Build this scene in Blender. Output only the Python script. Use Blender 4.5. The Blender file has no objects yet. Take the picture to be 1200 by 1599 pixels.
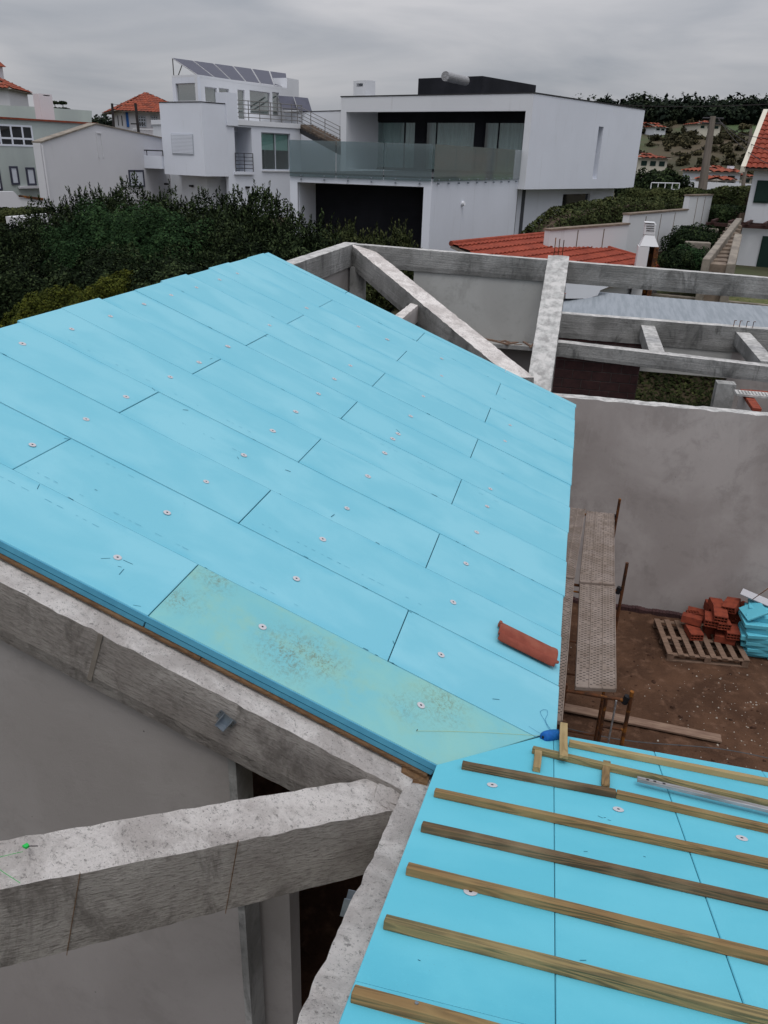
import bpy, math, random
import numpy as np
from mathutils import Vector, Matrix, noise
random.seed(7); rng=np.random.default_rng(7)
sc=bpy.context.scene; C=sc.collection
R=math.radians
# ---------------- camera ----------------
H=6.85                                  # eye height over the courtyard soil
CX=Vector((0.97153605,0.23500159,0.0298658)); CD=Vector((0.12412565,-0.39761886,-0.90911609)); CF=Vector((-0.20176852,0.88694616,-0.41547078))
FPX=1214.5
cam=bpy.data.cameras.new('camera'); co=bpy.data.objects.new('camera',cam); C.objects.link(co)
co.matrix_world=Matrix(((CX[0],-CD[0],-CF[0],0),(CX[1],-CD[1],-CF[1],0),(CX[2],-CD[2],-CF[2],H),(0,0,0,1)))
cam.sensor_fit='HORIZONTAL'; cam.sensor_width=36; cam.lens=36*FPX/1200; cam.clip_start=0.05; cam.clip_end=4000
sc.camera=co
sc.view_settings.view_transform='Standard'; sc.view_settings.look='None'; sc.view_settings.gamma=1; sc.view_settings.exposure=0.0
# ---------------- world: overcast sky ----------------
w=bpy.data.worlds.new('World'); sc.world=w; w.use_nodes=True
nt=w.node_tree; nt.nodes.clear()
def N(t,**k):
    n=nt.nodes.new(t)
    for a,b in k.items(): setattr(n,a,b)
    return n
L=nt.links.new
out=N('ShaderNodeOutputWorld'); bg=N('ShaderNodeBackground'); bg.inputs[1].default_value=0.1; L(bg.outputs[0],out.inputs[0])
sky=N('ShaderNodeTexSky'); sky.sky_type='NISHITA'; sky.sun_disc=False; sky.sun_elevation=R(70); sky.sun_rotation=R(164); sky.dust_density=4
tc=N('ShaderNodeTexCoord'); sep=N('ShaderNodeSeparateXYZ'); L(tc.outputs['Generated'],sep.inputs[0])
mp=N('ShaderNodeMapping'); mp.inputs['Scale'].default_value=(1.3,1.3,6.5); mp.inputs['Rotation'].default_value=(0.1,0.06,0.5); L(tc.outputs['Generated'],mp.inputs[0])
n1=N('ShaderNodeTexNoise'); n1.inputs['Scale'].default_value=2.1; n1.inputs['Detail'].default_value=7; n1.inputs['Roughness'].default_value=.5; n1.inputs['Distortion'].default_value=.5; L(mp.outputs[0],n1.inputs[0])
cr=N('ShaderNodeValToRGB'); cr.color_ramp.elements[0].position=.34; cr.color_ramp.elements[1].position=.66
cr.color_ramp.elements[0].color=(3.15,3.35,3.75,1); cr.color_ramp.elements[1].color=(5.6,5.55,5.75,1); L(n1.outputs[0],cr.inputs[0])
mx=N('ShaderNodeMath',operation='MAXIMUM'); mx.inputs[1].default_value=0; L(sep.outputs[2],mx.inputs[0])
pw_=N('ShaderNodeMath',operation='POWER'); pw_.inputs[1].default_value=1.6; L(mx.outputs[0],pw_.inputs[0])
rmp=N('ShaderNodeMapRange'); rmp.inputs['From Min'].default_value=0.0; rmp.inputs['From Max'].default_value=1; rmp.inputs['To Min'].default_value=1.0; rmp.inputs['To Max'].default_value=3.2; L(pw_.outputs[0],rmp.inputs[0])
vm=N('ShaderNodeVectorMath',operation='SCALE'); L(cr.outputs[0],vm.inputs[0]); L(rmp.outputs[0],vm.inputs['Scale'])
mixc=N('ShaderNodeMix',data_type='RGBA'); mixc.inputs[0].default_value=.12; L(vm.outputs[0],mixc.inputs[6]); L(sky.outputs[0],mixc.inputs[7])
L(mixc.outputs[2],bg.inputs[0])
sl=bpy.data.lights.new('sun','SUN'); sl.energy=1.3; sl.angle=R(25); sl.color=(1,.97,.93); so=bpy.data.objects.new('sun',sl); C.objects.link(so)
so.rotation_euler=(R(20),0,R(16)); so.location=(0,0,60)
# ---------------- helpers ----------------
V=Vector; O=V((0,0,H))
def ray(x,y): return CX*(x-600)+CD*(y-799.5)+CF*FPX
def at_x(x,y,X): r=ray(x,y); return O+r*(X/r[0])
def at_y(x,y,Y): r=ray(x,y); return O+r*(Y/r[1])
def at_z(x,y,Z): r=ray(x,y); return O+r*((Z-H)/r[2])
def at_n(x,y,n,p): r=ray(x,y); return O+r*((p-O).dot(n)/r.dot(n))
def px_of(p):
    d=V(p)-O; z=d.dot(CF); return 600+FPX*d.dot(CX)/z, 799.5+FPX*d.dot(CD)/z
def tag(o,label=None,cat=None,group=None,kind=None):
    for k,v in (('label',label),('category',cat),('group',group),('kind',kind)):
        if v: o[k]=v
    return o
def thing(name,label,cat,loc=(0,0,0),group=None):
    o=bpy.data.objects.new(name,None); C.objects.link(o); o.location=loc; o.empty_display_size=.1
    return tag(o,label,cat,group)
class MB:
    def __init__(s): s.v=[]; s.f=[]; s.uv=None
    def poly(s,pts): i=len(s.v); s.v+= [tuple(p) for p in pts]; s.f.append(tuple(range(i,i+len(pts))))
    def hexa(s,b,t):      # b,t: lower and upper loops of n points, counter-clockwise seen from the top
        n=len(b); i=len(s.v); s.v+=[tuple(p) for p in b]+[tuple(p) for p in t]
        s.f.append(tuple(i+k for k in reversed(range(n)))); s.f.append(tuple(i+n+k for k in range(n)))
        for k in range(n): s.f.append((i+k,i+(k+1)%n,i+n+(k+1)%n,i+n+k))
    def box(s,x0,x1,y0,y1,z0,z1):
        q=[(x0,y0),(x1,y0),(x1,y1),(x0,y1)]; s.hexa([(a,b,z0) for a,b in q],[(a,b,z1) for a,b in q])
    def prism(s,pts,vec):
        vec=V(vec); pts=[V(p) for p in pts]; s.hexa(pts,[p+vec for p in pts])
    def tube(s,p,q,r,n=8,r2=None):
        p=V(p); q=V(q); d=(q-p).normalized(); a=d.orthogonal().normalized(); b=d.cross(a); r2=r if r2 is None else r2
        c=[(math.cos(2*math.pi*k/n),math.sin(2*math.pi*k/n)) for k in range(n)]
        s.hexa([p+(a*x+b*y)*r for x,y in c],[q+(a*x+b*y)*r2 for x,y in c])
    def path(s,pts,r,n=6):
        for a,b in zip(pts[:-1],pts[1:]): s.tube(a,b,r,n)
    def build(s,name,mat,parent=None,bevel=0,smooth=False,seg=2):
        me=bpy.data.meshes.new(name); me.from_pydata(s.v,[],s.f); me.update()
        if mat: me.materials.append(mat)
        if s.uv is not None:
            l=me.uv_layers.new(name='UVMap'); idx=np.empty(len(me.loops),dtype=np.int32); me.loops.foreach_get('vertex_index',idx)
            l.data.foreach_set('uv',np.array(s.uv,dtype=np.float32)[idx].ravel())
        if smooth:
            for p in me.polygons: p.use_smooth=True
        o=bpy.data.objects.new(name,me); C.objects.link(o)
        if parent:
            o.parent=parent
            if parent.parent is None and not getattr(s,'local',False): o.location=-V(parent.location)   # mesh data is in world metres
        if bevel:
            b=o.modifiers.new('b','BEVEL'); b.width=bevel; b.segments=seg; b.limit_method='ANGLE'; b.angle_limit=R(40)
        return o
def copytree(o,parent=None):
    c=o.copy(); C.objects.link(c); c.parent=parent
    for ch in [x for x in bpy.data.objects if x.parent==o]: copytree(ch,c)
    return c
class Fac:                # a vertical facade through two ground points; d = distance out of the wall towards the viewer
    def __init__(s,A,B,out=None):
        s.A=V((A[0],A[1],0)); B=V((B[0],B[1],0)); s.d=(B-s.A).normalized(); s.len=(B-s.A).length
        s.n=V((s.d.y,-s.d.x,0)); ref=(O-s.A) if out is None else V((out[0],out[1],0))
        if s.n.dot(ref)<0: s.n=-s.n
    def uz(s,px,py,d=0):
        p=at_n(px,py,s.n,s.A+s.n*d); return (p-s.A).dot(s.d), p.z
    def pt(s,u,z,d=0): p=s.A+s.d*u+s.n*d; return V((p.x,p.y,z))
    def box(s,m,u0,u1,z0,z1,d0,d1):
        q=[(u0,d0),(u1,d0),(u1,d1),(u0,d1)]
        m.hexa([s.pt(u,z0,d) for u,d in q],[s.pt(u,z1,d) for u,d in q])
    def pbox(s,m,a,b,d0,d1,at=None):
        at=d1 if at is None else at
        u0,z1=s.uz(*a,at); u1,z0=s.uz(*b,at); s.box(m,min(u0,u1),max(u0,u1),min(z0,z1),max(z0,z1),d0,d1)
        return u0,u1,z0,z1
    def poly(s,m,pts,d0,d1,at=None):
        at=d1 if at is None else at
        q=[s.uz(*p,at) for p in pts]; m.prism([s.pt(u,z,d0) for u,z in q],s.n*(d1-d0))
    def wall(s,m,u0,u1,z0,z1,d0,d1,holes=()):
        us=sorted({u0,u1,*[min(max(h[i],u0),u1) for h in holes for i in (0,1)]}); zs=sorted({z0,z1,*[min(max(h[i],z0),z1) for h in holes for i in (2,3)]})
        occ=lambda i,j: 0<=i<len(us)-1 and 0<=j<len(zs)-1 and not any(h[0]<(us[i]+us[i+1])/2<h[1] and h[2]<(zs[j]+zs[j+1])/2<h[3] for h in holes)
        idx={}
        def vi(i,j,k):
            if (i,j,k) not in idx: idx[(i,j,k)]=len(m.v); m.v.append(tuple(s.pt(us[i],zs[j],(d0,d1)[k])))
            return idx[(i,j,k)]
        for i in range(len(us)-1):
            for j in range(len(zs)-1):
                if not occ(i,j): continue
                for k in (0,1): m.f.append((vi(i,j,k),vi(i+1,j,k),vi(i+1,j+1,k),vi(i,j+1,k)))
                if not occ(i-1,j): m.f.append((vi(i,j,0),vi(i,j,1),vi(i,j+1,1),vi(i,j+1,0)))
                if not occ(i+1,j): m.f.append((vi(i+1,j,0),vi(i+1,j,1),vi(i+1,j+1,1),vi(i+1,j+1,0)))
                if not occ(i,j-1): m.f.append((vi(i,j,0),vi(i,j,1),vi(i+1,j,1),vi(i+1,j,0)))
                if not occ(i,j+1): m.f.append((vi(i,j+1,0),vi(i,j+1,1),vi(i+1,j+1,1),vi(i+1,j+1,0)))
# ---------------- materials ----------------
def mat(name,col,rough=.8,metal=0,col2=None,scale=5,detail=6,stretch=(1,1,1),coord='Object',bump=0,bscale=None,col3=None,scale3=1.0,thr=(.35,.65),spec=.22,thr3=(.45,.62),bstretch=None,voro=0):
    m=bpy.data.materials.new(name); m.use_nodes=True; t=m.node_tree; b=t.nodes['Principled BSDF']
    b.inputs['Roughness'].default_value=rough; b.inputs['Metallic'].default_value=metal; b.inputs['Specular IOR Level'].default_value=spec
    b.inputs['Base Color'].default_value=(*col,1)
    def nn(ty,**k):
        n=t.nodes.new(ty)
        for a,c in k.items(): setattr(n,a,c)
        return n
    ln=t.links.new; tc=nn('ShaderNodeTexCoord')
    def noi(sc_,st,det=detail,rg=.6):
        mpn=nn('ShaderNodeMapping'); mpn.inputs['Scale'].default_value=st; ln(tc.outputs[coord],mpn.inputs[0])
        x=nn('ShaderNodeTexNoise'); x.inputs['Scale'].default_value=sc_; x.inputs['Detail'].default_value=det; x.inputs['Roughness'].default_value=rg; ln(mpn.outputs[0],x.inputs[0]); return x
    cur=None
    def blend(c0sock,c0,c1,fac,th):
        mr=nn('ShaderNodeMapRange'); mr.inputs['From Min'].default_value=th[0]; mr.inputs['From Max'].default_value=th[1]; mr.interpolation_type='SMOOTHSTEP'; ln(fac.outputs[0],mr.inputs[0])
        mi=nn('ShaderNodeMix',data_type='RGBA'); ln(mr.outputs[0],mi.inputs[0])
        if c0sock is None: mi.inputs[6].default_value=(*c0,1)
        else: ln(c0sock,mi.inputs[6])
        mi.inputs[7].default_value=(*c1,1); return mi.outputs[2]
    if col2: cur=blend(None,col,col2,noi(scale,stretch),thr)
    if col3: cur=blend(cur,col,col3,noi(scale3,stretch if bstretch is None else (1,1,1)),thr3)
    if cur: ln(cur,b.inputs['Base Color'])
    if bump:
        x=noi(bscale or scale*4,bstretch or stretch,8,.65); bp=nn('ShaderNodeBump'); bp.inputs['Strength'].default_value=1; bp.inputs['Distance'].default_value=bump; ln(x.outputs[0],bp.inputs['Height'])
        if voro:
            vo=nn('ShaderNodeTexVoronoi'); vo.inputs['Scale'].default_value=voro; ln(tc.outputs[coord],vo.inputs[0])
            bp2=nn('ShaderNodeBump'); bp2.inputs['Distance'].default_value=bump*.8; ln(vo.outputs[0],bp2.inputs['Height']); ln(bp2.outputs[0],bp.inputs['Normal'])
        ln(bp.outputs[0],b.inputs['Normal'])
    m.diffuse_color=(*col,1); return m
def glass(name,tint,refl=.35,alpha=.7,rough=.03,body=None,bodyw=0):
    m=bpy.data.materials.new(name); m.use_nodes=True; t=m.node_tree; t.nodes.clear(); ln=t.links.new
    o=t.nodes.new('ShaderNodeOutputMaterial'); tr=t.nodes.new('ShaderNodeBsdfTransparent'); tr.inputs[0].default_value=(*tint,1)
    g=t.nodes.new('ShaderNodeBsdfGlossy'); g.inputs['Roughness'].default_value=rough
    f=t.nodes.new('ShaderNodeFresnel'); f.inputs[0].default_value=1.5
    mm=t.nodes.new('ShaderNodeMath'); mm.operation='MULTIPLY_ADD'; mm.inputs[1].default_value=.5; mm.inputs[2].default_value=refl; ln(f.outputs[0],mm.inputs[0])
    mi=t.nodes.new('ShaderNodeMixShader'); ln(mm.outputs[0],mi.inputs[0]); ln(tr.outputs[0],mi.inputs[1]); ln(g.outputs[0],mi.inputs[2])
    last=mi.outputs[0]
    if body:
        df=t.nodes.new('ShaderNodeBsdfDiffuse'); df.inputs[0].default_value=(*body,1); m2=t.nodes.new('ShaderNodeMixShader'); m2.inputs[0].default_value=bodyw
        ln(last,m2.inputs[1]); ln(df.outputs[0],m2.inputs[2]); last=m2.outputs[0]
    ln(last,o.inputs[0]); m.diffuse_color=(*tint,1); return m
XPS=(.20,.44,.57)
M=dict(
 xps_side=mat('blue_foam_cut',(.07,.28,.42),.7,col2=(.085,.32,.46),scale=8,bump=.001,bscale=80),
 xps_gap=mat('foam_gap',(.01,.09,.14),.9),
 stained=None,
 washer=mat('white_plastic',(.44,.44,.47),.7),
 black=mat('black_rubber',(.012,.012,.014),.6),
 conc_pale=mat('pale_concrete_top',(.42,.42,.41),.93,col2=(.28,.275,.27),scale=11,detail=10,bump=.012,bscale=22,col3=(.50,.49,.48),scale3=6,bstretch=(1,1,1)),
 plaster=mat('grey_cement_plaster',(.275,.245,.24),.9,col2=(.225,.205,.20),scale=.9,detail=7,bump=.003,bscale=7,col3=(.32,.295,.29),scale3=2.3,thr3=(.5,.8)),
 plaster_in=mat('inner_cement_plaster',(.25,.232,.222),.9,col2=(.21,.20,.192),scale=1.1,detail=7,bump=.003,bscale=9,col3=(.285,.27,.262),scale3=3.0,thr3=(.5,.8)),
 plaster_old=mat('old_pale_plaster',(.36,.36,.345),.9,col2=(.27,.275,.26),scale=1.6,detail=9,bump=.003,bscale=10,col3=(.11,.11,.105),scale3=7,thr3=(.66,.78)),
 soil=None,
 white=mat('white_wall_paint',(.64,.67,.74),.8,col2=(.60,.63,.70),scale=.35,detail=5,bump=.001,bscale=15),
 white2=mat('white_render',(.62,.635,.67),.8,col2=(.57,.585,.62),scale=.4,detail=6,bump=.001,bscale=15),
 oldwhite=mat('weathered_white_wall',(.50,.50,.52),.85,col2=(.45,.45,.46),scale=.5,detail=8,stretch=(1,1,.35),col3=(.33,.32,.30),scale3=1.2,thr3=(.62,.85)),
 green_wall=mat('pale_green_wall',(.43,.48,.46),.85,col2=(.38,.42,.41),scale=.6,detail=7,stretch=(1,1,.3)),
 garden_wall=mat('garden_wall_white',(.56,.57,.60),.85,col2=(.46,.47,.49),scale=.7,detail=8,stretch=(1,1,.4),col3=(.16,.15,.13),scale3=2.4,thr3=(.66,.8)),
 dark=mat('anthracite_metal',(.008,.009,.013),.8,col2=(.016,.017,.023),scale=.6),
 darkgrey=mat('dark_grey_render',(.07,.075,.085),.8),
 trim=mat('dark_trim',(.03,.03,.033),.6),
 steel=mat('galvanised_steel',(.30,.34,.38),.42,.75,col2=(.20,.23,.27),scale=14,bump=.0005,bscale=60),
 alu=mat('scuffed_aluminium',(.42,.42,.44),.45,.5,col2=(.22,.215,.21),scale=9,detail=8,stretch=(.4,3,3),bump=.001,bscale=40),
 rail=mat('grey_rail_metal',(.16,.155,.15),.5,.4),
 deck=mat('cement_stained_steel_deck',(.25,.205,.18),.85,.0,col2=(.19,.15,.125),scale=5,detail=9,bump=.001,bscale=50,col3=(.15,.11,.09),scale3=14,thr3=(.56,.74)),
 rust=mat('rusty_scaffold_tube',(.12,.045,.018),.8,.2,col2=(.035,.02,.014),scale=14,detail=8,bump=.001,bscale=60,col3=(.26,.10,.02),scale3=7,thr3=(.52,.62)),
 terracotta=mat('red_roof_tile',(.20,.048,.030),.75,col2=(.165,.038,.024),scale=18,detail=7,bump=.0008,bscale=160,col3=(.23,.07,.045),scale3=3),
 tiles=mat('orange_roof_tiles',(.25,.050,.028),.85,col2=(.18,.035,.02),scale=2.2,detail=9,bump=.002,bscale=30,col3=(.34,.085,.045),scale3=7,thr3=(.55,.8)),
 oldtiles=mat('old_red_tiles',(.26,.06,.03),.85,col2=(.15,.04,.025),scale=1.6,detail=9,col3=(.34,.12,.06),scale3=6,thr3=(.55,.8)),
 brick=mat('red_hollow_clay',(.235,.050,.026),.85,col2=(.16,.034,.02),scale=11,detail=6,bump=.001,bscale=60),
 block=mat('dark_red_block',(.065,.032,.032),.9,col2=(.045,.024,.025),scale=6,detail=8,bump=.003,bscale=30),
 mortar=mat('grey_mortar',(.10,.09,.088),.95,col2=(.065,.06,.06),scale=12,bump=.003,bscale=40),
 palletwood=mat('grey_pallet_wood',(.20,.13,.095),.85,col2=(.13,.085,.06),scale=6,stretch=(1,6,1),bump=.001,bscale=20),
 plank=mat('dusty_plank_wood',(.24,.165,.12),.9,col2=(.16,.10,.075),scale=4,stretch=(1,8,8),bump=.001,bscale=14),
 rope=mat('blue_twine',(.008,.10,.36),.7,col2=(.006,.075,.28),scale=60,stretch=(1,1,1),bump=.002,bscale=120),
 twine=mat('blue_string',(.01,.14,.30),.8),
 yellow=mat('yellow_string',(.45,.46,.12),.8),
 greenp=mat('green_plastic',(.02,.38,.07),.5),
 pv=mat('solar_cells',(.055,.058,.085),.6,col2=(.048,.05,.075),scale=2,spec=.25),
 pvframe=mat('panel_frame',(.50,.50,.52),.5,.3),
 curtain=mat('pale_curtain',(.85,.88,.9),.9,col2=(.66,.70,.73),scale=3.2,detail=3,stretch=(2.2,2.2,.05)),
 blind=mat('green_blind',(.58,.78,.74),.8),
 shutter=mat('grey_shutter',(.40,.43,.48),.7),
 greenshut=mat('dark_green_shutter',(.010,.030,.024),.6),
 dkwood=mat('dark_brown_wood',(.045,.020,.018),.7),
 stone=mat('garden_stone',(.25,.22,.185),.9,col2=(.16,.14,.12),scale=3,detail=8,bump=.01,bscale=12),
 step=mat('brown_step_stone',(.21,.165,.13),.9,col2=(.13,.10,.08),scale=3,detail=8,bump=.006,bscale=14),
 grass=mat('lawn',(.085,.10,.035),.95,col2=(.14,.135,.06),scale=2.5,detail=9,bump=.02,bscale=20,col3=(.05,.07,.02),scale3=7),
 metalroof=mat('pale_blue_grey_sheet',(.25,.275,.305),.8,.0,col2=(.20,.225,.25),scale=3,detail=5,stretch=(4,.4,1)),
 creamw=mat('cream_house_wall',(.55,.52,.44),.85),
 pole=mat('concrete_pole',(.20,.17,.145),.9,col2=(.14,.12,.10),scale=2,detail=7,stretch=(3,3,.5)),
 blackpole=mat('dark_wood_pole',(.035,.03,.03),.9),
 blue=mat('blue_paint',(.03,.12,.38),.7),
 gravel=mat('limestone_chip',(.46,.43,.38),.9,col2=(.34,.30,.26),scale=12),
 g_glass=glass('balustrade_glass',(.62,.70,.72),.05,.7,.05,(.24,.30,.32),.26),
 r_glass=glass('rooftop_glass',(.60,.68,.66),.06,.7,.03,(.16,.19,.18),.42),
 w_glass=glass('window_glass',(.82,.9,.89),.04,.7,.03,(.25,.29,.28),.06),
 d_glass=mat('dark_window_glass',(.012,.014,.016),.08,spec=.7),
 bark=mat('bark',(.07,.05,.035),.95,col2=(.11,.08,.06),scale=8,stretch=(1,1,.3),bump=.01,bscale=20),
)
def wood(name,c1,c2,c3,sc_=2.2):
    m=bpy.data.materials.new(name); m.use_nodes=True; t=m.node_tree; b=t.nodes['Principled BSDF']; ln=t.links.new; b.inputs['Roughness'].default_value=.8; b.inputs['Specular IOR Level'].default_value=.3
    tc=t.nodes.new('ShaderNodeTexCoord'); mp=t.nodes.new('ShaderNodeMapping'); mp.inputs['Scale'].default_value=(.55,9,9); ln(tc.outputs['Object'],mp.inputs[0])
    oi=t.nodes.new('ShaderNodeObjectInfo'); ad=t.nodes.new('ShaderNodeVectorMath'); ad.operation='ADD'; ln(mp.outputs[0],ad.inputs[0]); 
    ml=t.nodes.new('ShaderNodeMath'); ml.operation='MULTIPLY'; ml.inputs[1].default_value=37; ln(oi.outputs['Random'],ml.inputs[0]); ln(ml.outputs[0],ad.inputs[1])
    nz=t.nodes.new('ShaderNodeTexNoise'); nz.inputs['Scale'].default_value=sc_; nz.inputs['Detail'].default_value=2; nz.inputs['Distortion'].default_value=.6; ln(ad.outputs[0],nz.inputs[0])
    wv=t.nodes.new('ShaderNodeMath'); wv.operation='MULTIPLY'; wv.inputs[1].default_value=46; ln(nz.outputs[0],wv.inputs[0]); sn=t.nodes.new('ShaderNodeMath'); sn.operation='SINE'; ln(wv.outputs[0],sn.inputs[0])
    r=t.nodes.new('ShaderNodeMapRange'); r.inputs['From Min'].default_value=-.3; r.inputs['From Max'].default_value=1; ln(sn.outputs[0],r.inputs[0])
    m1=t.nodes.new('ShaderNodeMix'); m1.data_type='RGBA'; m1.inputs[6].default_value=(*c1,1); m1.inputs[7].default_value=(*c2,1); ln(r.outputs[0],m1.inputs[0])
    n2=t.nodes.new('ShaderNodeTexNoise'); n2.inputs['Scale'].default_value=3.5; n2.inputs['Detail'].default_value=6; ln(tc.outputs['Object'],n2.inputs[0])
    r2=t.nodes.new('ShaderNodeMapRange'); r2.inputs['From Min'].default_value=.45; r2.inputs['From Max'].default_value=.68; ln(n2.outputs[0],r2.inputs[0])
    m2=t.nodes.new('ShaderNodeMix'); m2.data_type='RGBA'; ln(m1.outputs[2],m2.inputs[6]); m2.inputs[7].default_value=(*c3,1); ln(r2.outputs[0],m2.inputs[0]); ln(m2.outputs[2],b.inputs['Base Color'])
    bp=t.nodes.new('ShaderNodeBump'); bp.inputs['Distance'].default_value=.001; ln(sn.outputs[0],bp.inputs['Height']); ln(bp.outputs[0],b.inputs['Normal'])
    return m
M['batten']=wood('treated_batten_wood',(.20,.125,.052),(.125,.078,.034),(.235,.165,.072))
M['batten_g']=wood('green_treated_batten_wood',(.215,.165,.075),(.10,.085,.042),(.24,.185,.085))
M['batten_d']=wood('dark_weathered_batten_wood',(.115,.072,.034),(.065,.042,.022),(.17,.125,.07))
M['lightwood']=wood('pale_new_batten_wood',(.30,.215,.10),(.22,.155,.07),(.33,.25,.125),1.2)
M['strip']=wood('brown_wood_strip',(.14,.075,.035),(.09,.05,.025),(.17,.10,.05))
class G:      # small node-graph helper
    def __init__(s,name,rough=.9,spec=.3):
        s.m=bpy.data.materials.new(name); s.m.use_nodes=True; s.t=s.m.node_tree; s.b=s.t.nodes['Principled BSDF']; s.b.inputs['Roughness'].default_value=rough; s.b.inputs['Specular IOR Level'].default_value=spec
        s.tc=s.t.nodes.new('ShaderNodeTexCoord')
    def L(s,a,c): s.t.links.new(a,c)
    def map(s,coord,st,loc=(0,0,0),rnd=False):
        n=s.t.nodes.new('ShaderNodeMapping'); n.inputs['Scale'].default_value=st; n.inputs['Location'].default_value=loc; s.L(s.tc.outputs[coord],n.inputs[0])
        if rnd:
            oi=s.t.nodes.new('ShaderNodeObjectInfo'); k=s.math('MULTIPLY',oi.outputs['Random'],31.); v=s.t.nodes.new('ShaderNodeVectorMath'); v.operation='ADD'; s.L(n.outputs[0],v.inputs[0]); s.L(k,v.inputs[1]); return v.outputs[0]
        return n.outputs[0]
    def math(s,op,a,c,d=None):
        n=s.t.nodes.new('ShaderNodeMath'); n.operation=op
        for i,x in enumerate((a,c,d)):
            if x is None: continue
            if isinstance(x,(int,float)): n.inputs[i].default_value=x
            else: s.L(x,n.inputs[i])
        return n.outputs[0]
    def noise(s,vec,sc_,det=6,rg=.6,dist=0):
        n=s.t.nodes.new('ShaderNodeTexNoise'); n.inputs['Scale'].default_value=sc_; n.inputs['Detail'].default_value=det; n.inputs['Roughness'].default_value=rg; n.inputs['Distortion'].default_value=dist; s.L(vec,n.inputs[0]); return n.outputs[0]
    def voro(s,vec,sc_): n=s.t.nodes.new('ShaderNodeTexVoronoi'); n.inputs['Scale'].default_value=sc_; s.L(vec,n.inputs[0]); return n.outputs['Distance']
    def st(s,x,a,c):
        n=s.t.nodes.new('ShaderNodeMapRange'); n.interpolation_type='SMOOTHSTEP'; n.inputs['From Min'].default_value=a; n.inputs['From Max'].default_value=c; s.L(x,n.inputs[0]); return n.outputs[0]
    def mix(s,f,a,c):
        n=s.t.nodes.new('ShaderNodeMix'); n.data_type='RGBA'
        if isinstance(f,(int,float)): n.inputs[0].default_value=f
        else: s.L(f,n.inputs[0])
        for x,k in ((a,6),(c,7)):
            if isinstance(x,tuple): n.inputs[k].default_value=(*x,1)
            else: s.L(x,n.inputs[k])
        return n.outputs[2]
    def bump(s,h,d,prev=None):
        n=s.t.nodes.new('ShaderNodeBump'); n.inputs['Distance'].default_value=d; s.L(h,n.inputs['Height'])
        if prev: s.L(prev,n.inputs['Normal'])
        return n.outputs[0]
    def out(s,col,nrm=None):
        s.L(col,s.b.inputs['Base Color'])
        if nrm: s.L(nrm,s.b.inputs['Normal'])
        return s.m
def concrete(name,lo,mid,hi,grain=1.0):
    g=G(name,.93,.2); a=g.map('UV',(1,1,1)); fine=g.map('UV',(2.2,13,1)); o=g.map('Object',(1,1,1)); oz=g.map('Object',(1,1,.45))
    c=g.mix(g.st(g.noise(o,1.4,7,.65,.4),.36,.64),mid,hi)
    c=g.mix(g.math('MULTIPLY',g.st(g.noise(oz,2.9,9,.72,.8),.50,.66),.75),c,lo)
    stz=g.noise(fine,9,8,.7); c=g.mix(g.math('MULTIPLY',g.st(stz,.48,.64),min(.9,.5*grain)),c,tuple(x*.62 for x in mid))
    c=g.mix(g.math('MULTIPLY',g.st(g.noise(a,60,6,.7),.55,.7),.4),c,hi)
    pit=g.st(g.voro(a,26),.09,.04); pm=g.math('MULTIPLY',pit,g.st(g.noise(o,5,4),.5,.6)); c=g.mix(pm,c,tuple(x*.35 for x in lo))
    n=g.bump(stz,.014*grain); n=g.bump(g.noise(g.map('UV',(.35,11,1)),3,3,.5),.012,n); n=g.bump(g.noise(o,70,8,.7),.005,n); n=g.bump(g.noise(o,9,5,.6),.008,n); return g.out(c,n)
M['conc']=concrete('board_marked_concrete',(.135,.120,.108),(.315,.285,.262),(.47,.44,.41),1.7)
M['conc_far']=concrete('weathered_concrete',(.08,.082,.08),(.205,.205,.20),(.36,.36,.355),1.2)
def cement_top():
    g=G('rough_cement_top',.96,.15); o=g.map('Object',(1,1,1))
    c=g.mix(g.st(g.noise(o,3.2,8,.7,.5),.38,.62),(.54,.50,.48),(.80,.76,.735))
    v=g.voro(o,75); c=g.mix(g.math('MULTIPLY',g.st(g.noise(o,34,9,.8),.53,.64),.8),c,(.22,.205,.195))
    c=g.mix(g.st(g.noise(o,120,4,.7),.60,.68),c,(.12,.11,.105))
    n=g.bump(g.noise(o,38,10,.82),.030); n=g.bump(g.noise(o,150,5,.7),.004,n); return g.out(c,n)
M['conc_top']=cement_top()
def plaster(name,lo,mid,hi):
    g=G(name,.92,.2); o=g.map('Object',(1,1,1)); v=g.map('Object',(1,1,.22)); d=g.map('Object',(.5,.5,1.6))
    c=g.mix(g.st(g.noise(o,.55,6,.6,.6),.38,.62),mid,hi)
    c=g.mix(g.math('MULTIPLY',g.st(g.noise(o,1.9,8,.72,.3),.50,.66),.45),c,lo)
    c=g.mix(g.math('MULTIPLY',g.st(g.noise(v,3.5,8,.7,.3),.54,.70),.45),c,hi)
    c=g.mix(g.math('MULTIPLY',g.st(g.noise(o,16,9,.75),.56,.72),.35),c,lo)
    pit=g.st(g.voro(o,7),.05,.02); c=g.mix(g.math('MULTIPLY',pit,g.st(g.noise(o,2.2,4),.55,.62)),c,tuple(x*.4 for x in lo))
    n=g.bump(g.noise(d,5,8,.6,.8),.0016); n=g.bump(g.noise(o,90,5,.7),.0015,n); return g.out(c,n)
M['plaster']=plaster('grey_cement_plaster',(.25,.227,.218),(.335,.305,.295),(.42,.39,.38))
M['plaster_in']=plaster('inner_cement_plaster',(.235,.22,.21),(.29,.27,.262),(.325,.305,.298))
M['plaster_old']=plaster('old_pale_plaster',(.25,.25,.24),(.38,.38,.37),(.43,.435,.425))
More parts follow.
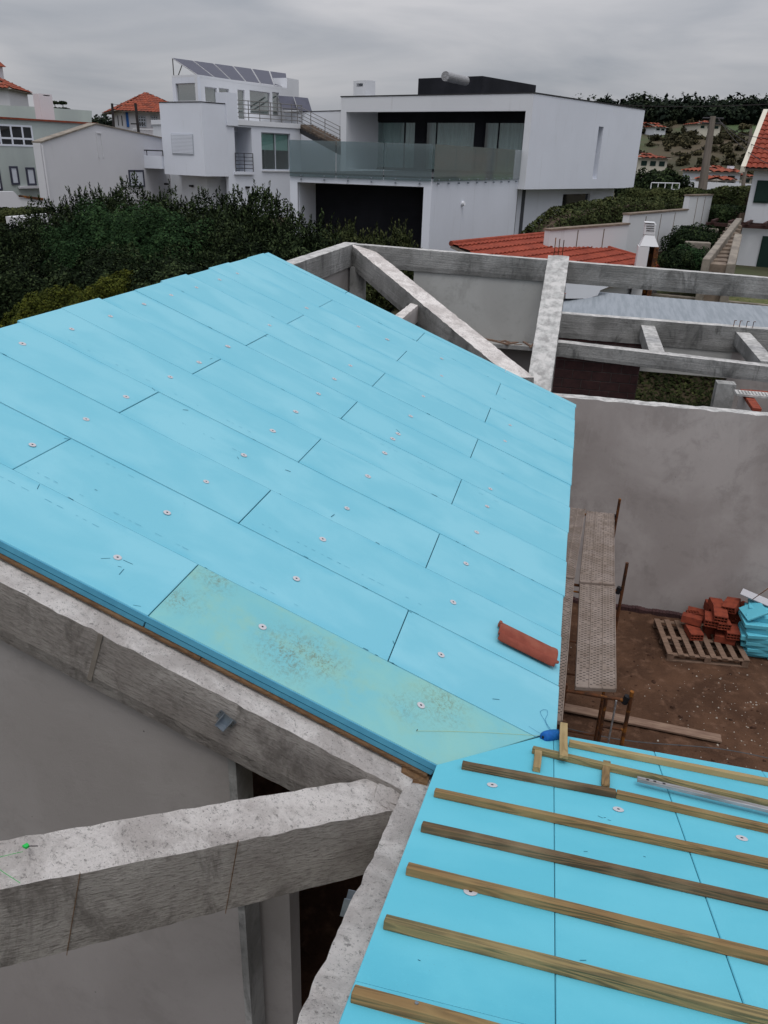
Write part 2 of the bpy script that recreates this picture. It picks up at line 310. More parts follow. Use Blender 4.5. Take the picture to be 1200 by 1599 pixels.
def wallpaint(name,c0,dirt):
    g=G(name,.85,.2); o=g.map('Object',(1,1,1)); v=g.map('Object',(1,1,.12))
    c=g.mix(g.math('MULTIPLY',g.st(g.noise(o,.35,5,.6),.40,.65),.5),c0,tuple(x*.92 for x in c0))
    c=g.mix(g.math('MULTIPLY',g.st(g.noise(v,2.6,7,.7),.57,.74),.30),c,dirt)
    return g.out(c,g.bump(g.noise(o,26,6,.7),.002))
M['white']=wallpaint('white_wall_paint',(.67,.70,.77),(.44,.45,.47)); M['white2']=wallpaint('white_render',(.66,.675,.71),(.43,.43,.43))
M['oldwhite']=wallpaint('weathered_white_wall',(.60,.60,.63),(.34,.335,.32)); M['garden_wall']=wallpaint('garden_wall_white',(.60,.61,.63),(.24,.22,.19))
def foam(name,c0,c1,c2,sp=.35):
    g=G(name,.55,sp); o=g.map('Object',(1,1.6,1),rnd=True); gen=g.tc.outputs['Generated']
    sx=g.t.nodes.new('ShaderNodeSeparateXYZ'); g.L(gen,sx.inputs[0]); oi=g.t.nodes.new('ShaderNodeObjectInfo')
    c=g.mix(g.st(g.noise(o,1.3,4,.55,.3),.38,.64),c0,c1)
    c=g.mix(g.math('MULTIPLY',oi.outputs['Random'],.22),c,tuple(.5*(a+b_) for a,b_ in zip(c0,c2)))
    e=g.math('MULTIPLY',g.math('ABSOLUTE',g.math('SUBTRACT',sx.outputs[1],.5),0),2.)
    c=g.mix(g.math('MULTIPLY',g.math('MULTIPLY',g.st(e,.66,1.0),g.st(g.noise(o,2.4,5,.6),.40,.66)),.6),c,c2)
    c=g.mix(g.math('MULTIPLY',g.st(g.noise(g.map('Object',(6,1.2,1),rnd=True),7,7,.7),.60,.74),.35),c,c2)
    c=g.mix(g.math('MULTIPLY',g.st(g.noise(o,55,7,.7),.57,.70),.16),c,tuple(min(1,x*1.25) for x in c1))
    c=g.mix(g.math('MULTIPLY',g.st(g.noise(g.map('Object',(1.0,5,1),rnd=True),16,8,.8),.66,.74),.55),c,tuple(x*.6 for x in c2))
    c=g.mix(g.math('MULTIPLY',g.st(g.noise(o,90,3,.6),.70,.76),.5),c,(.10,.17,.19))
    return g.out(c,g.bump(g.noise(o,260,3,.6),.0005))
M['xps']=foam('blue_foam',(.145,.425,.53),(.185,.465,.565),(.10,.385,.51))
M['xps2']=foam('new_blue_foam',(.098,.43,.545),(.12,.465,.58),(.075,.385,.51),.3)
# stained board
def stained():
    g=G('weather_stained_foam',.7,.2); o=g.map('Object',(1,1,1)); d=g.map('Object',(1,1,1)); d2=g.map('Object',(1.6,.7,1))
    c=g.mix(g.st(g.noise(o,1.5,6,.6,.4),.34,.64),(.150,.405,.455),(.20,.435,.42))
    c=g.mix(g.math('MULTIPLY',g.st(g.noise(o,3.4,7,.7),.48,.68),.7),c,(.215,.415,.36))
    sp=g.st(g.noise(d,46,9,.85),.50,.60); sl=g.st(g.noise(d2,22,9,.8,.6),.50,.62); fine=g.st(g.noise(o,130,5,.7),.56,.64)
    for (x,y,z,r,k) in ((-1.30,3.40,H-2.55,.34,.75),(-1.10,3.50,H-2.62,.22,.6),(-.45,3.62,H-2.85,.30,.55),(-.62,3.45,H-2.8,.20,.45),(-1.93,3.40,H-2.3,.20,.7),(-1.85,3.68,H-2.3,.22,.6)):
        v=g.t.nodes.new('ShaderNodeVectorMath'); v.operation='DISTANCE'; g.L(g.tc.outputs['Object'],v.inputs[0]); v.inputs[1].default_value=(x,y,z)
        m_=g.st(g.math('ADD',v.outputs['Value'],g.math('MULTIPLY',g.noise(o,4,5),.25)),r+.12,.03)
        c=g.mix(g.math('MULTIPLY',g.math('MULTIPLY',m_,g.math('MAXIMUM',sp,sl)),min(1.,k*1.4)),c,(.13,.12,.055))
        c=g.mix(g.math('MULTIPLY',g.math('MULTIPLY',m_,fine),.3),c,(.09,.09,.055))
    c=g.mix(g.math('MULTIPLY',g.st(g.noise(o,80,7,.75),.60,.70),.3),c,(.12,.22,.18))
    return g.out(c)
M['stained']=stained()
def soilm():
    m=mat('brown_soil',(.098,.050,.029),.98,col2=(.058,.029,.017),scale=1.3,detail=10,bump=.05,bscale=9,col3=(.135,.074,.047),scale3=6,thr3=(.5,.72)); return m
M['soil']=soilm()
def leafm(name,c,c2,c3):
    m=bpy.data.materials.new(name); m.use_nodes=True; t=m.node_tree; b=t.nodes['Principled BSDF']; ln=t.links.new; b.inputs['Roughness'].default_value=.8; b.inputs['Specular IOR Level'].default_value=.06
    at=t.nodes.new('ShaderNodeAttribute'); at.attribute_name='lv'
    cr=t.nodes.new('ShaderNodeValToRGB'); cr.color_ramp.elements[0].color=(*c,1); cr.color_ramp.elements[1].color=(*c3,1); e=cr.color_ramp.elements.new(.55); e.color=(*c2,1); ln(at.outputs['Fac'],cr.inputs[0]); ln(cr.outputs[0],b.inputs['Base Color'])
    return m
M['leaf_dark']=leafm('dark_foliage',(.003,.006,.003),(.010,.018,.007),(.060,.085,.034))
M['leaf_round']=leafm('round_shrub_foliage',(.006,.016,.006),(.017,.040,.015),(.045,.085,.030))
M['leaf_yellow']=leafm('yellow_green_foliage',(.014,.020,.004),(.045,.055,.008),(.11,.115,.018))
M['leaf_hedge']=leafm('hedge_foliage',(.014,.020,.008),(.032,.042,.015),(.075,.082,.032))
M['leaf_ivy']=leafm('ivy_foliage',(.005,.010,.005),(.012,.022,.009),(.045,.065,.024))
M['leaf_scrub']=leafm('hillside_scrub',(.022,.022,.012),(.046,.042,.023),(.085,.074,.040))
M['leaf_far']=leafm('far_tree_foliage',(.006,.010,.008),(.013,.020,.013),(.026,.036,.020))
# ---------------- frame of the roofs ----------------
TS=math.tan(0.376496624); SS=math.sin(0.376496624); CS=math.cos(0.376496624)
R1O=V((-3.16603774,3.14854102,-1.78641873+H)); EU=V((CS,0,-SS)); EY=V((0,1,0)); N1=V((SS,0,CS))
def r1(u,y,off=0): return V((R1O.x+u*CS,y,R1O.z-u*SS))+N1*off
def on_r1(px,py,off=0): return at_n(px,py,N1,R1O+N1*off)
A2=R(20); S2,C2,T2=math.sin(A2),math.cos(A2),math.tan(A2)
R2O=V((0,3.94,H-3.134-.022)); ES=V((0,C2,-S2)); N2=V((0,S2,C2))
def on_r2(px,py,off=0): return at_n(px,py,N2,R2O+N2*off)
def r2(x,y,off=0): return V((x,y,R2O.z+(3.94-y)*T2))+N2*off
def z1(x): return R1O.z-(x-R1O.x)*TS
def z2(y): return R2O.z+(3.94-y)*T2
def clip(poly,a,b,c):     # keep a*x+b*y>=c
    o=[]
    for i in range(len(poly)):
        p,q=poly[i],poly[(i+1)%len(poly)]; fp=a*p[0]+b*p[1]-c; fq=a*q[0]+b*q[1]-c
        if fp>=0: o.append(p)
        if fp*fq<0: t=fp/(fp-fq); o.append((p[0]+(q[0]-p[0])*t,p[1]+(q[1]-p[1])*t))
    return o
VL=((-.375,3.13),(.262,3.93))             # the valley line in plan
va,vb=-(VL[1][1]-VL[0][1]),(VL[1][0]-VL[0][0]); vc=va*VL[0][0]+vb*VL[0][1]

# ---------------- insulation, left slope ----------------
ins=thing('roof_insulation','large pale blue foam roof slope in staggered rows with one stained green board','roof insulation',(-2,7,H-2.2))
boards=[]
U0,U1=-1.30,3.655; PR=.6
def board(u0,u1,y0,y1,m,th=.075,dz=0,gap=.0018):
    pl=[(R1O.x+u*CS,y) for u,y in ((u0+gap,y0+gap),(u1-gap,y0+gap),(u1-gap,y1-gap),(u0+gap,y1-gap))]
    pl=clip(pl,va,vb,vc+.006)
    if len(pl)<3: return None
    b=MB(); up=[V((x,y,z1(x)))+N1*dz for x,y in pl]
    b.hexa([p-N1*th for p in up],up)
    o=b.build('insulation_board',m,ins,bevel=.0045,seg=2); boards.append((o,pl)); return o
for r in range(14):
    y0=R1O.y+r*PR; y1=y0+PR if r<13 else 11.10
    js=[U0+random.uniform(-.022,.022)]+([1.273] if r%2==0 else [0.0,2.546])+[U1+random.uniform(-.008,.012)]
    for k in range(len(js)-1):
        st=(r==0 and k==1)
        o=board(js[k],js[k+1],y0,y1,M['stained'] if st else M['xps'],dz=random.uniform(-.0025,.0025),gap=random.uniform(.0020,.0034))
        if st: tag(o,'foam board stained green and brown in the front row'); sb=o
        # joint gap at the board's short end
# dark stepped edge of the front row
for a,b_ in ((-1.5,1.268),(1.276,2.99)):
    m=MB(); m.hexa([r1(a,3.138,-.075),r1(b_,3.138,-.075),r1(b_,3.1495,-.075),r1(a,3.1495,-.075)],[r1(a,3.138,-.040),r1(b_,3.138,-.040),r1(b_,3.1495,-.040),r1(a,3.1495,-.040)])
    m.build('board_lip',M['xps_side'],ins,bevel=.002,seg=1)
m=MB(); m.hexa([r1(-1.5,3.139,-.0385),r1(2.992,3.139,-.0385),r1(2.992,3.1497,-.0385),r1(-1.5,3.1497,-.0385)],[r1(-1.5,3.143,-.003),r1(2.992,3.143,-.003),r1(2.992,3.1497,-.003),r1(-1.5,3.1497,-.003)])
m.build('board_edge',M['xps_side'],ins)
W1=[(35,537),(112,514),(172.5,494),(50.5,695),(134.5,655),(197,620),(311,566),(266,589),(322,752.5),(261,801),(183.5,871),(381,711),(426,673),(462,643),(497.5,615),(522.4,592),(504,842.4),(542,794),(574.8,744),(601,707.6),(613.6,685.5),(622,677.6),(463,904),(410,979.5),(661.4,619),(641.6,650),(766,763.7),(761,791),(744.7,831.4),(728,880.4),(708,940.8),(789,689),(797,664),(690,587),(370.8,427),(343,436.7),(307,449),(479,481),(547.4,571),(225,475),(267.5,461),(657.5,1102),(689,1023),(421,508),(356,541),(605,530),(690,560),(560,510)]
def washer(p,ex,ey,n,parent,r=.029):
    m=MB(); K=16; i0=len(m.v)
    for rr,h in ((r,.0002),(r*.94,.0014),(r*.30,.0020),(r*.24,.0004)):
        for k in range(K):
            a=2*math.pi*k/K; m.v.append(tuple(p+(ex*math.cos(a)+ey*math.sin(a))*rr+n*h))
    for j in range(3):
        for k in range(K): m.f.append((j*K+k,j*K+(k+1)%K,(j+1)*K+(k+1)%K,(j+1)*K+k))
    o=m.build('fixing_washer',M['washer'],parent)
    c=MB(); c.hexa([p+(ex*math.cos(2*math.pi*k/8)+ey*math.sin(2*math.pi*k/8))*r*.25+n*.0002 for k in range(8)],[p+(ex*math.cos(2*math.pi*k/8)+ey*math.sin(2*math.pi*k/8))*r*.25+n*.0016 for k in range(8)])
    c.build('screw_hole',M['black'],o)
def rot2(a,b,t): return a*math.cos(t)+b*math.sin(t), b*math.cos(t)-a*math.sin(t)
for q in W1:
    p=on_r1(*q); washer(p+N1*.0034,EU,EY,N1,ins,.027*random.uniform(.80,1.05))
# nicks in the foam
nk=MB()
for q in [(187,885),(165,872),(200,878),(214,946),(190,893),(615,1003),(775,1092),(372,715),(622,673),(240,608),(105,685),(150,765),(290,640),(520,805),(640,955),(415,525),(60,760),(330,560),(450,735)]:
    p=on_r1(*q,.0012); a=random.uniform(0,3.1); d,e=rot2(EU,EY,a); l=random.uniform(.008,.03); wd=random.uniform(.001,.003)
    nk.hexa([p-d*l-e*wd,p+d*l-e*wd*.3,p+d*l+e*wd,p-d*l+e*wd*.4],[x+N1*.0012 for x in (p-d*l-e*wd,p+d*l-e*wd*.3,p+d*l+e*wd,p-d*l+e*wd*.4)])
for k in range(40):      # chipped edges along the joints
    r=random.randint(1,12); u=random.uniform(-1.1,3.5); p=r1(u,R1O.y+r*PR+random.uniform(-.003,.003),.0016); l=random.uniform(.006,.035); wd=random.uniform(.0008,.0026); d,e=rot2(EU,EY,random.uniform(-.05,.05))
    q4=(p-d*l-e*wd*.4,p+d*l-e*wd,p+d*l*.8+e*wd,p-d*l*.7+e*wd); nk.hexa(q4,[x+N1*.0012 for x in q4])
nk.build('foam_nick',M['xps_gap'],ins)
M['print']=mat('faint_print_mark',(.10,.35,.47),.8)
pm=MB()
for r,v,u0_,u1_ in ((1,.13,-1.2,1.9),(1,.86,.2,1.2),(2,.2,1.4,2.6),(4,.15,-.9,.8),(0,.8,-1.2,.9),(5,.82,1.5,2.9),(3,.5,.2,.9)):
    u=u0_
    while u<u1_:
        l=random.uniform(.008,.05)
        if random.random()<.42:
            y=R1O.y+(r+v)*PR+noise.noise(V((u*2,r,0)))*.006; wd=random.uniform(.0006,.0014); q4=[r1(u,y-wd,.0031),r1(u+l,y-wd,.0031),r1(u+l,y+wd,.0031),r1(u,y+wd,.0031)]; pm.hexa(q4,[x+N1*.0005 for x in q4])
        u+=l+random.uniform(.01,.05)
pm.build('scuff_line',M['print'],ins)
m=MB(); m.hexa([r1(-1.5,3.1375,-.0402),r1(2.985,3.1375,-.0402),r1(2.985,3.1392,-.0402),r1(-1.5,3.1392,-.0402)],[r1(-1.5,3.1375,-.0372),r1(2.985,3.1375,-.0372),r1(2.985,3.1392,-.0372),r1(-1.5,3.1392,-.0372)]); m.build('rebate_line',M['xps_gap'],ins)

# ---------------- insulation, right slope ----------------
ins2=thing('roof_insulation','bright blue foam boards of the near right roof slope beneath the timber battens','roof insulation',(.8,2.5,H-2.9))
xs=[-.385,.213,.795,1.385,1.975,2.565,3.16]
for i in range(len(xs)-1):
    ys=[-.62,1.50,3.86] if i==0 else ([-.62,1.02,3.86] if i%2 else [-.62,3.86])
    for j in range(len(ys)-1):
        g=.0014
        pl=[(xs[i]+g,ys[j]+g),(xs[i+1]-g,ys[j]+g),(xs[i+1]-g,ys[j+1]-g),(xs[i]+g,ys[j+1]-g)]
        pl=clip(pl,-va,-vb,-vc+.004)
        if len(pl)<3: continue
        m=MB(); dz=random.uniform(-.002,.002) if (i,j)!=(0,0) else .004
        up=[V((x,y,z2(y)+dz)) for x,y in pl]
        m.hexa([p-N2*.075 for p in up],up); m.build('insulation_board',M['xps2'],ins2,bevel=.003,seg=1)
for q in [(769,1227),(966,1265),(1159,1310),(735,1394),(981,1447)]:
    washer(on_r2(*q)+N2*.0034,V((1,0,0)),ES,N2,ins2,.0265)
nk=MB()
for q in [(945,1277),(952,1281),(938,1276),(911,1500),(1073,1382),(1065,1385),(915,1330),(1007,1338),(655,1500)]:
    p=on_r2(*q,.002); d,e=rot2(V((1,0,0)),ES,random.uniform(-.6,.6)); l=random.uniform(.004,.014); wd=.0012
    q4=(p-d*l-e*wd,p+d*l-e*wd*.3,p+d*l+e*wd,p-d*l+e*wd*.4); nk.hexa(q4,[x+N2*.001 for x in q4])
nk.build('foam_nick',M['xps_gap'],ins2)

# ---------------- concrete frame ----------------
house=thing('unfinished_house','grey board-marked concrete frame and plastered walls of the unfinished house carrying the blue roof','house',(-2,8,0))
NZ=noise.noise
def beam(name,A,B,parent,side='conc',top='conc_top',rough=.010,seg=.09,chip=.012,lab=None):
    # A,B: [bottom-left,bottom-right,top-right,top-left] of the two ends
    A=[V(p) for p in A]; B=[V(p) for p in B]; Ln=(B[3]-A[3]).length; n=max(4,min(90,int(Ln/seg)))
    ks=(2,5,5,5); per=[]
    for s in range(4):
        for k in range(ks[s]): per.append((s,k/ks[s]))
    P=len(per); vs=[]; uv=[]
    up=V((0,0,1))
    for i in range(n+1):
        t=i/n; cr=[A[j].lerp(B[j],t) for j in range(4)]; cen=sum(cr,V())/4; vp=0
        wd=(cr[2]-cr[3]).length
        for (s,k) in per:
            p=cr[s].lerp(cr[(s+1)%4],k); f=(p*7.3)
            d=V((0,0,0))
            if s==2 or (s==3 and k==0):
                d=up*(NZ(p*9)*rough+NZ(p*31)*rough*.7)
                if k==0:
                    inn=(cen-p); inn.z=0; inn.normalize(); d=d+inn*(abs(NZ(p*11))*chip*1.6+abs(NZ(p*37))*chip)-up*abs(NZ(p*13+V((3,1,2))))*chip*1.6
            else:
                inn=(p-cen); inn.z=0
                if inn.length>1e-6: inn.normalize()
                d=inn*(NZ(p*5)*.004)
                if k==0 and s<2: d=d+up*NZ(p*14)*.007
            vs.append(tuple(p+d)); 
            sd=[(cr[(j+1)%4]-cr[j]).length for j in range(4)]
            uv.append((t*Ln,sum(sd[:s])+k*sd[s]))
    fs=[]; mi=[]
    for i in range(n):
        for k in range(P):
            k2=(k+1)%P; fs.append((i*P+k,i*P+k2,(i+1)*P+k2,(i+1)*P+k)); mi.append(1 if per[k][0]==2 else 0)
    fs.append(tuple(reversed(range(P)))); fs.append(tuple(n*P+k for k in range(P))); mi+=[0,0]
    me=bpy.data.meshes.new(name); me.from_pydata(vs,[],fs); me.materials.append(M[side]); me.materials.append(M[top]); me.polygons.foreach_set('material_index',mi); me.update()
    l=me.uv_layers.new(name='UVMap'); idx=np.empty(len(me.loops),dtype=np.int32); me.loops.foreach_get('vertex_index',idx); l.data.foreach_set('uv',np.array(uv,dtype=np.float32)[idx].ravel())
    import bmesh
    bm=bmesh.new(); bm.from_mesh(me); bmesh.ops.recalc_face_normals(bm,faces=bm.faces); bm.to_mesh(me); bm.free()
    o=bpy.data.objects.new(name,me); C.objects.link(o)
    if parent: o.parent=parent; o.location=-V(parent.location)
    return o
def sec(x0,x1,y0,y1,zt,dep):   # end section between two plan points
    return [(x0,y0,zt-dep),(x1,y1,zt-dep),(x1,y1,zt),(x0,y0,zt)]
# near side rafter along the edge of the blue slope
def zA(x): return z1(x)-.112/CS
beam('rafter',sec(-4.36,-4.36,2.985,3.36,zA(-4.36),.40),sec(-.50,-.50,2.985,3.36,zA(-.50),.40),house,rough=.005,chip=.008,seg=.05)
# hip beam running up to the left
B0,B1=V((-.50,2.93,0)),V((-4.40,-.955,0))
def hb(x,y): return H+.0-2.99-(x+.52)*.397
pl=lambda t,off: (B0.lerp(B1,t)+off)
w_=V((-.125,.165,0))
def hsec(t,dep=.425):
    p=B0.lerp(B1,t); q=p+w_; z=H-2.995-(p.x+.52)*.394; zq=z+.045
    return [(q.x,q.y,zq-dep),(p.x,p.y,z-dep),(p.x,p.y,z),(q.x,q.y,zq)]
beam('hip_beam',hsec(0,.40),hsec(1,.42),house,rough=.006,chip=.007,seg=.035)
# rafter under the left edge of the battened slope
def zC(y): return H-3.134-.022+(3.94-y)*T2-.15
beam('rafter',[(-.535,3.12,zC(3.12)-.4),(-.20,3.12,zC(3.12)-.4),(-.20,3.12,zC(3.12)),(-.535,3.12,zC(3.12)+.02)],[(-.55,-.6,zC(-.6)-.4),(-.20,-.6,zC(-.6)-.4),(-.20,-.6,zC(-.6)),(-.55,-.6,zC(-.6)+.02)],house,rough=.008,chip=.010,seg=.04)
def facej(pts,n,p0,wd,mt,nm,out=.0035):
    q=[at_n(*p,n,p0) for p in pts]; m=MB(); d=(q[1]-q[0]).cross(n).normalized()*wd
    m.hexa([q[0]-d,q[0]+d,q[1]+d,q[1]-d],[x+n*out for x in (q[0]-d,q[0]+d,q[1]+d,q[1]-d)]); return m.build(nm,M[mt],house)
nA=V((0,-1,0)); facej(((158,990),(140,1062)),nA,V((0,2.985,0)),.013,'stone','mortar_band',.005)
nB=V((B1.y-B0.y,-(B1.x-B0.x),0)).normalized(); nB=nB if nB.dot(O-B0)>0 else -nB
for a,b_ in (((125,1362),(104,1491)),((372,1312),(352,1426))): facej((a,b_),nB,V((B0.x,B0.y,0)),.0008,'strip','formwork_joint',.005)
# lump of cement where the three meet
m=MB(); g=14
def kz(x,y): return H-2.972-(x+.5)*.39-(3.2-y)*.09+NZ(V((x,y,0))*16)*.018+NZ(V((x,y,1))*45)*.007
x0,x1,y0,y1=-.66,-.14,2.78,3.40
for i in range(g+1):
    for j in range(g+1): x=x0+(x1-x0)*i/g; y=y0+(y1-y0)*j/g; m.v.append((x,y,kz(x,y)-.0))
for i in range(g):
    for j in range(g): 
        cxm=x0+(x1-x0)*(i+.5)/g; cym=y0+(y1-y0)*(j+.5)/g
        if cxm<-.53 and cym<2.94+(cxm+.53)*1.0: continue
        if cxm<-.56 and cym>3.0: pass
        a=i*(g+1)+j; m.f.append((a,a+g+1,a+g+2,a+1))
o=m.build('cement_joint',M['conc_top'],house); so_=o.modifiers.new('s','SOLIDIFY'); so_.thickness=.12; so_.offset=-1
# ridge beam, far part, and everything beyond the blue slope
ZR=H-1.535
beam('ridge_beam',sec(-4.46,-4.20,3.0,3.0,ZR,.39),sec(-4.46,-4.20,15.35,15.35,ZR,.39),house,side='conc_far',top='conc_pale',rough=.003,seg=.14,chip=.004)
beam('ridge_beam',[(-4.19,15.05,ZR-.40),(-4.19,15.27,ZR-.40),(-4.19,15.27,ZR),(-4.19,15.05,ZR)],[(9,15.05,ZR-.62),(9,15.27,ZR-.62),(9,15.27,ZR-.30),(9,15.05,ZR-.30)],house,side='conc_far',top='conc_pale',rough=.003,seg=.14,chip=.004)
def vs_(x,y0,y1,z,dep): return [(x-.0,y0,z-dep),(x,y1,z-dep),(x,y1,z),(x,y0,z)]
beam('valley_beam',[(-4.24,15.03,ZR-.42),(-4.0,15.30,ZR-.42),(-4.0,15.30,ZR-.004),(-4.24,15.03,ZR-.004)],[(-.75,11.62,H-3.42),(-.42,11.92,H-3.42),(-.42,11.92,H-3.0),(-.75,11.62,H-2.97)],house,side='conc_far',top='conc_top',rough=.005,seg=.06,chip=.010)
beam('rafter',[(-.53,15.04,ZR-.38),(-.15,15.04,ZR-.38),(-.15,15.04,ZR+.008),(-.53,15.04,ZR+.008)],[(-.53,11.85,H-3.6),(-.15,11.85,H-3.6),(-.15,11.85,H-3.22),(-.53,11.85,H-3.22)],house,side='conc_far',top='conc_pale',rough=.007,seg=.06,chip=.006)
beam('tie_beam',[(-2.74,11.3,H-2.58),(-2.56,11.3,H-2.58),(-2.56,11.3,H-2.30),(-2.74,11.3,H-2.30)],[(-2.74,13.9,H-2.58),(-2.56,13.9,H-2.58),(-2.56,13.9,H-2.30),(-2.74,13.9,H-2.30)],house,side='plaster',top='conc_top',rough=.008)
for (x0,x1,y0,y1,z0,z1_,mt,nm) in ((-4.22,-3.95,14.9,15.12,0,ZR-.40,'conc_far','column'),(2.54,2.84,13.75,13.99,0,H-3.29,'conc_far','column'),
    (-3.0,-.3,15.08,15.2,H-3.14,ZR-.39,'plaster_old','wall'),(-3.3,-.16,14.75,15.26,H-3.22,H-3.145,'conc_far','ledge'),(-8,-.17,15.1,15.26,0,H-3.225,'plaster_in','wall'),
    (-4.45,-4.25,3.2,15.3,0,H-1.93,'plaster_in','wall')):
    m=MB(); m.box(x0,x1,y0,y1,z0,z1_); m.build(nm,M[mt],house)
m=MB(); m.box(-4.2,-3.0,14.6,14.75,0,H-2.75); m.build('wall',M['plaster_old'],house)
# debris on the ledge
m=MB()
for k in range(26):
    x=random.uniform(-2.2,-.6); y=random.uniform(14.78,15.05); s=random.uniform(.02,.06); a=random.uniform(0,3)
    d=V((math.cos(a),math.sin(a),0)); e=V((-d.y,d.x,0)); p=V((x,y,H-3.144)); l=random.uniform(1,5)
    q=[p-d*s*l-e*s*.4,p+d*s*l-e*s*.4,p+d*s*l+e*s*.4,p-d*s*l+e*s*.4]; m.hexa(q,[v+V((0,0,s*.5)) for v in q])
m.build('rubble',M['plank'],house)
# beams D and E behind the courtyard wall, with their cross ties
ZD=H-2.88; ZE=H-2.93
beam('eave_beam',sec(-.20,-.20,17.0,17.26,ZD,.5),sec(9,9,17.0,17.26,ZD-.06,.5),house,side='conc_far',top='conc_pale',rough=.003,seg=.14,chip=.004)
beam('eave_beam',sec(-.20,-.20,14.2,14.45,ZE+.02,.25),sec(9,9,14.2,14.45,ZE-.32,.3),house,side='conc_far',top='conc_pale',rough=.003,seg=.14,chip=.004)
for x in (1.44,3.28): beam('tie_beam',[(x,14.44,ZE-.33),(x+.27,14.44,ZE-.33),(x+.27,14.44,ZE-.075),(x,14.44,ZE-.075)],[(x,17.0,ZE-.33),(x+.27,17.0,ZE-.33),(x+.27,17.0,ZE-.065),(x,17.0,ZE-.065)],house,side='conc_far',top='conc_pale',rough=.003,chip=.003)
m=MB(); m.box(-.2,1.45,16.82,16.97,H-3.56,H-3.50); m.build('ledge',M['conc_pale'],house)
m=MB(); m.box(1.56,3.3,17.02,17.2,H-3.95,H-3.385); m.build('wall',M['plaster_old'],house)
m=MB(); m.box(3.3,9,17.02,17.2,0,H-3.385); m.build('wall',M['plaster'],house)
def brickwall(name,x0,x1,y,z0,z1_,parent,bl=.4,bh=.2,th=.14):
    m=MB(); g=MB(); g.box(x0,x1,y+.012,y+th,z0,z1_)
    z=z0; r=0
    while z<z1_-.02:
        x=x0-(bl/2 if r%2 else 0)
        while x<x1:
            a,b_=max(x,x0)+.006,min(x+bl,x1)-.006
            if b_-a>.03: q=random.uniform(0,.006); m.box(a,b_,y+q,y+.05,z+.008,min(z+bh,z1_)-.008)
            x+=bl
        z+=bh; r+=1
    o=m.build(name,M['block'],parent,bevel=.004,seg=1); g.build('mortar',M['mortar'],o); return o
brickwall('block_wall',-.2,1.56,17.02,1.0,H-3.385,house)
# courtyard walls
def wallbox(x0,x1,y0,y1,zt,mt='plaster',amp=.0,rag=.015,n=60,name='wall',top='conc_top'):
    ln=max(x1-x0,y1-y0); ax=0 if x1-x0>y1-y0 else 1; m=MB()
    A=[];n=int(ln/.12)+2
    p0=(x0,y0); 
    if ax==0: a=[(x0,y0,0),(x0,y1,0),(x0,y1,zt),(x0,y0,zt)]; b=[(x1,y0,0),(x1,y1,0),(x1,y1,zt),(x1,y0,zt)]
    else: a=[(x1,y0,0),(x0,y0,0),(x0,y0,zt),(x1,y0,zt)]; b=[(x1,y1,0),(x0,y1,0),(x0,y1,zt),(x1,y1,zt)]
    return beam(name,a,b,house,side=mt,top=top,rough=rag,seg=.12,chip=rag)
wallbox(-.15,9,12.04,12.26,H-3.30,rag=.014,top='conc_pale')
wallbox(-.18,.06,3.75,12.04,H-3.38,rag=.004)
wallbox(.06,9,3.42,3.62,H-3.32,rag=.004)
# mortar stub at foot of far wall
m=MB()
for k in range(40):
    x=.3+k*.055; m.box(x,x+.05,11.93+NZ(V((k*.4,0,0)))*.03,12.03,-.05,.07+NZ(V((k*.3,2,0)))*.05)
m.build('footing',M['block'],house)
# inner walls
for a in ((-5.0,-1.52,3.03,3.22,-.05,H-2.0),):
    m=MB(); 
    # sloped top hidden behind the rafter
    q=[(a[0],a[2]),(a[1],a[2]),(a[1],a[3]),(a[0],a[3])]
    m.hexa([(x,y,-.05) for x,y in q],[(x,y,z1(x)-.25) for x,y in q]); m.build('inner_wall',M['plaster_in'],house)
m=MB(); m.box(-1.515,-1.47,3.02,3.23,-.05,H-2.75); m.build('wall_end',M['conc_far'],house)
xa_,xb_=at_y(371,1500,3.30).x,at_y(455,1500,3.30).x
m=MB(); m.box(xa_,xb_,3.30,3.48,-.05,at_y(400,1345,3.3).z); m.build('inner_wall',M['plaster_in'],house)
m=MB(); m.box(xa_-.012,xa_-.002,3.235,3.29,-.05,at_y(400,1345,3.3).z); m.build('wall_joint',M['black'],house)
# crumbs of cement on the rough tops of the near beams
m=MB()
def crumb(x,y,z,s):
    b=[]; t=[]; k=random.randint(4,6); a0=random.uniform(0,6)
    for i in range(k): a=a0+i*2*math.pi/k; r=s*random.uniform(.6,1.1); b.append((x+math.cos(a)*r,y+math.sin(a)*r,z-s*.4)); q=random.uniform(.35,.8); t.append((x+math.cos(a)*r*q,y+math.sin(a)*r*q,z+s*random.uniform(.3,.8)))
    m.hexa(b,t)
for k in range(900):
    t=random.random()*.62; w=random.random(); w=min(.9,max(.06,w if random.random()<.45 else (random.choice((0.08,.88))+random.gauss(0,.04)))); p=B0.lerp(B1,t)+w_*w
    z=H-2.995-(B0.lerp(B1,t).x+.52)*.394+.045*w; crumb(p.x,p.y,z-.004,random.uniform(.002,.0065))
for k in range(420):
    y=random.uniform(.9,3.1); x=-.52+random.random()*.14 if random.random()<.5 else -.522+abs(random.gauss(0,.012)); crumb(x,y,zC(y)+.008,random.uniform(.002,.007))
for k in range(500):
    x=random.uniform(-3.2,-.5); y=3.005+abs(random.gauss(0,.035)) if random.random()<.6 else random.uniform(3.0,3.12); crumb(x,y,zA(x)-.003,random.uniform(.002,.006))
for k in range(200): crumb(random.uniform(-.6,-.3),random.uniform(2.85,3.2),H-3.0+random.uniform(-.01,.02),random.uniform(.002,.007))
tag(m.build('cement_crumbs',M['conc_top'],house),kind='stuff')
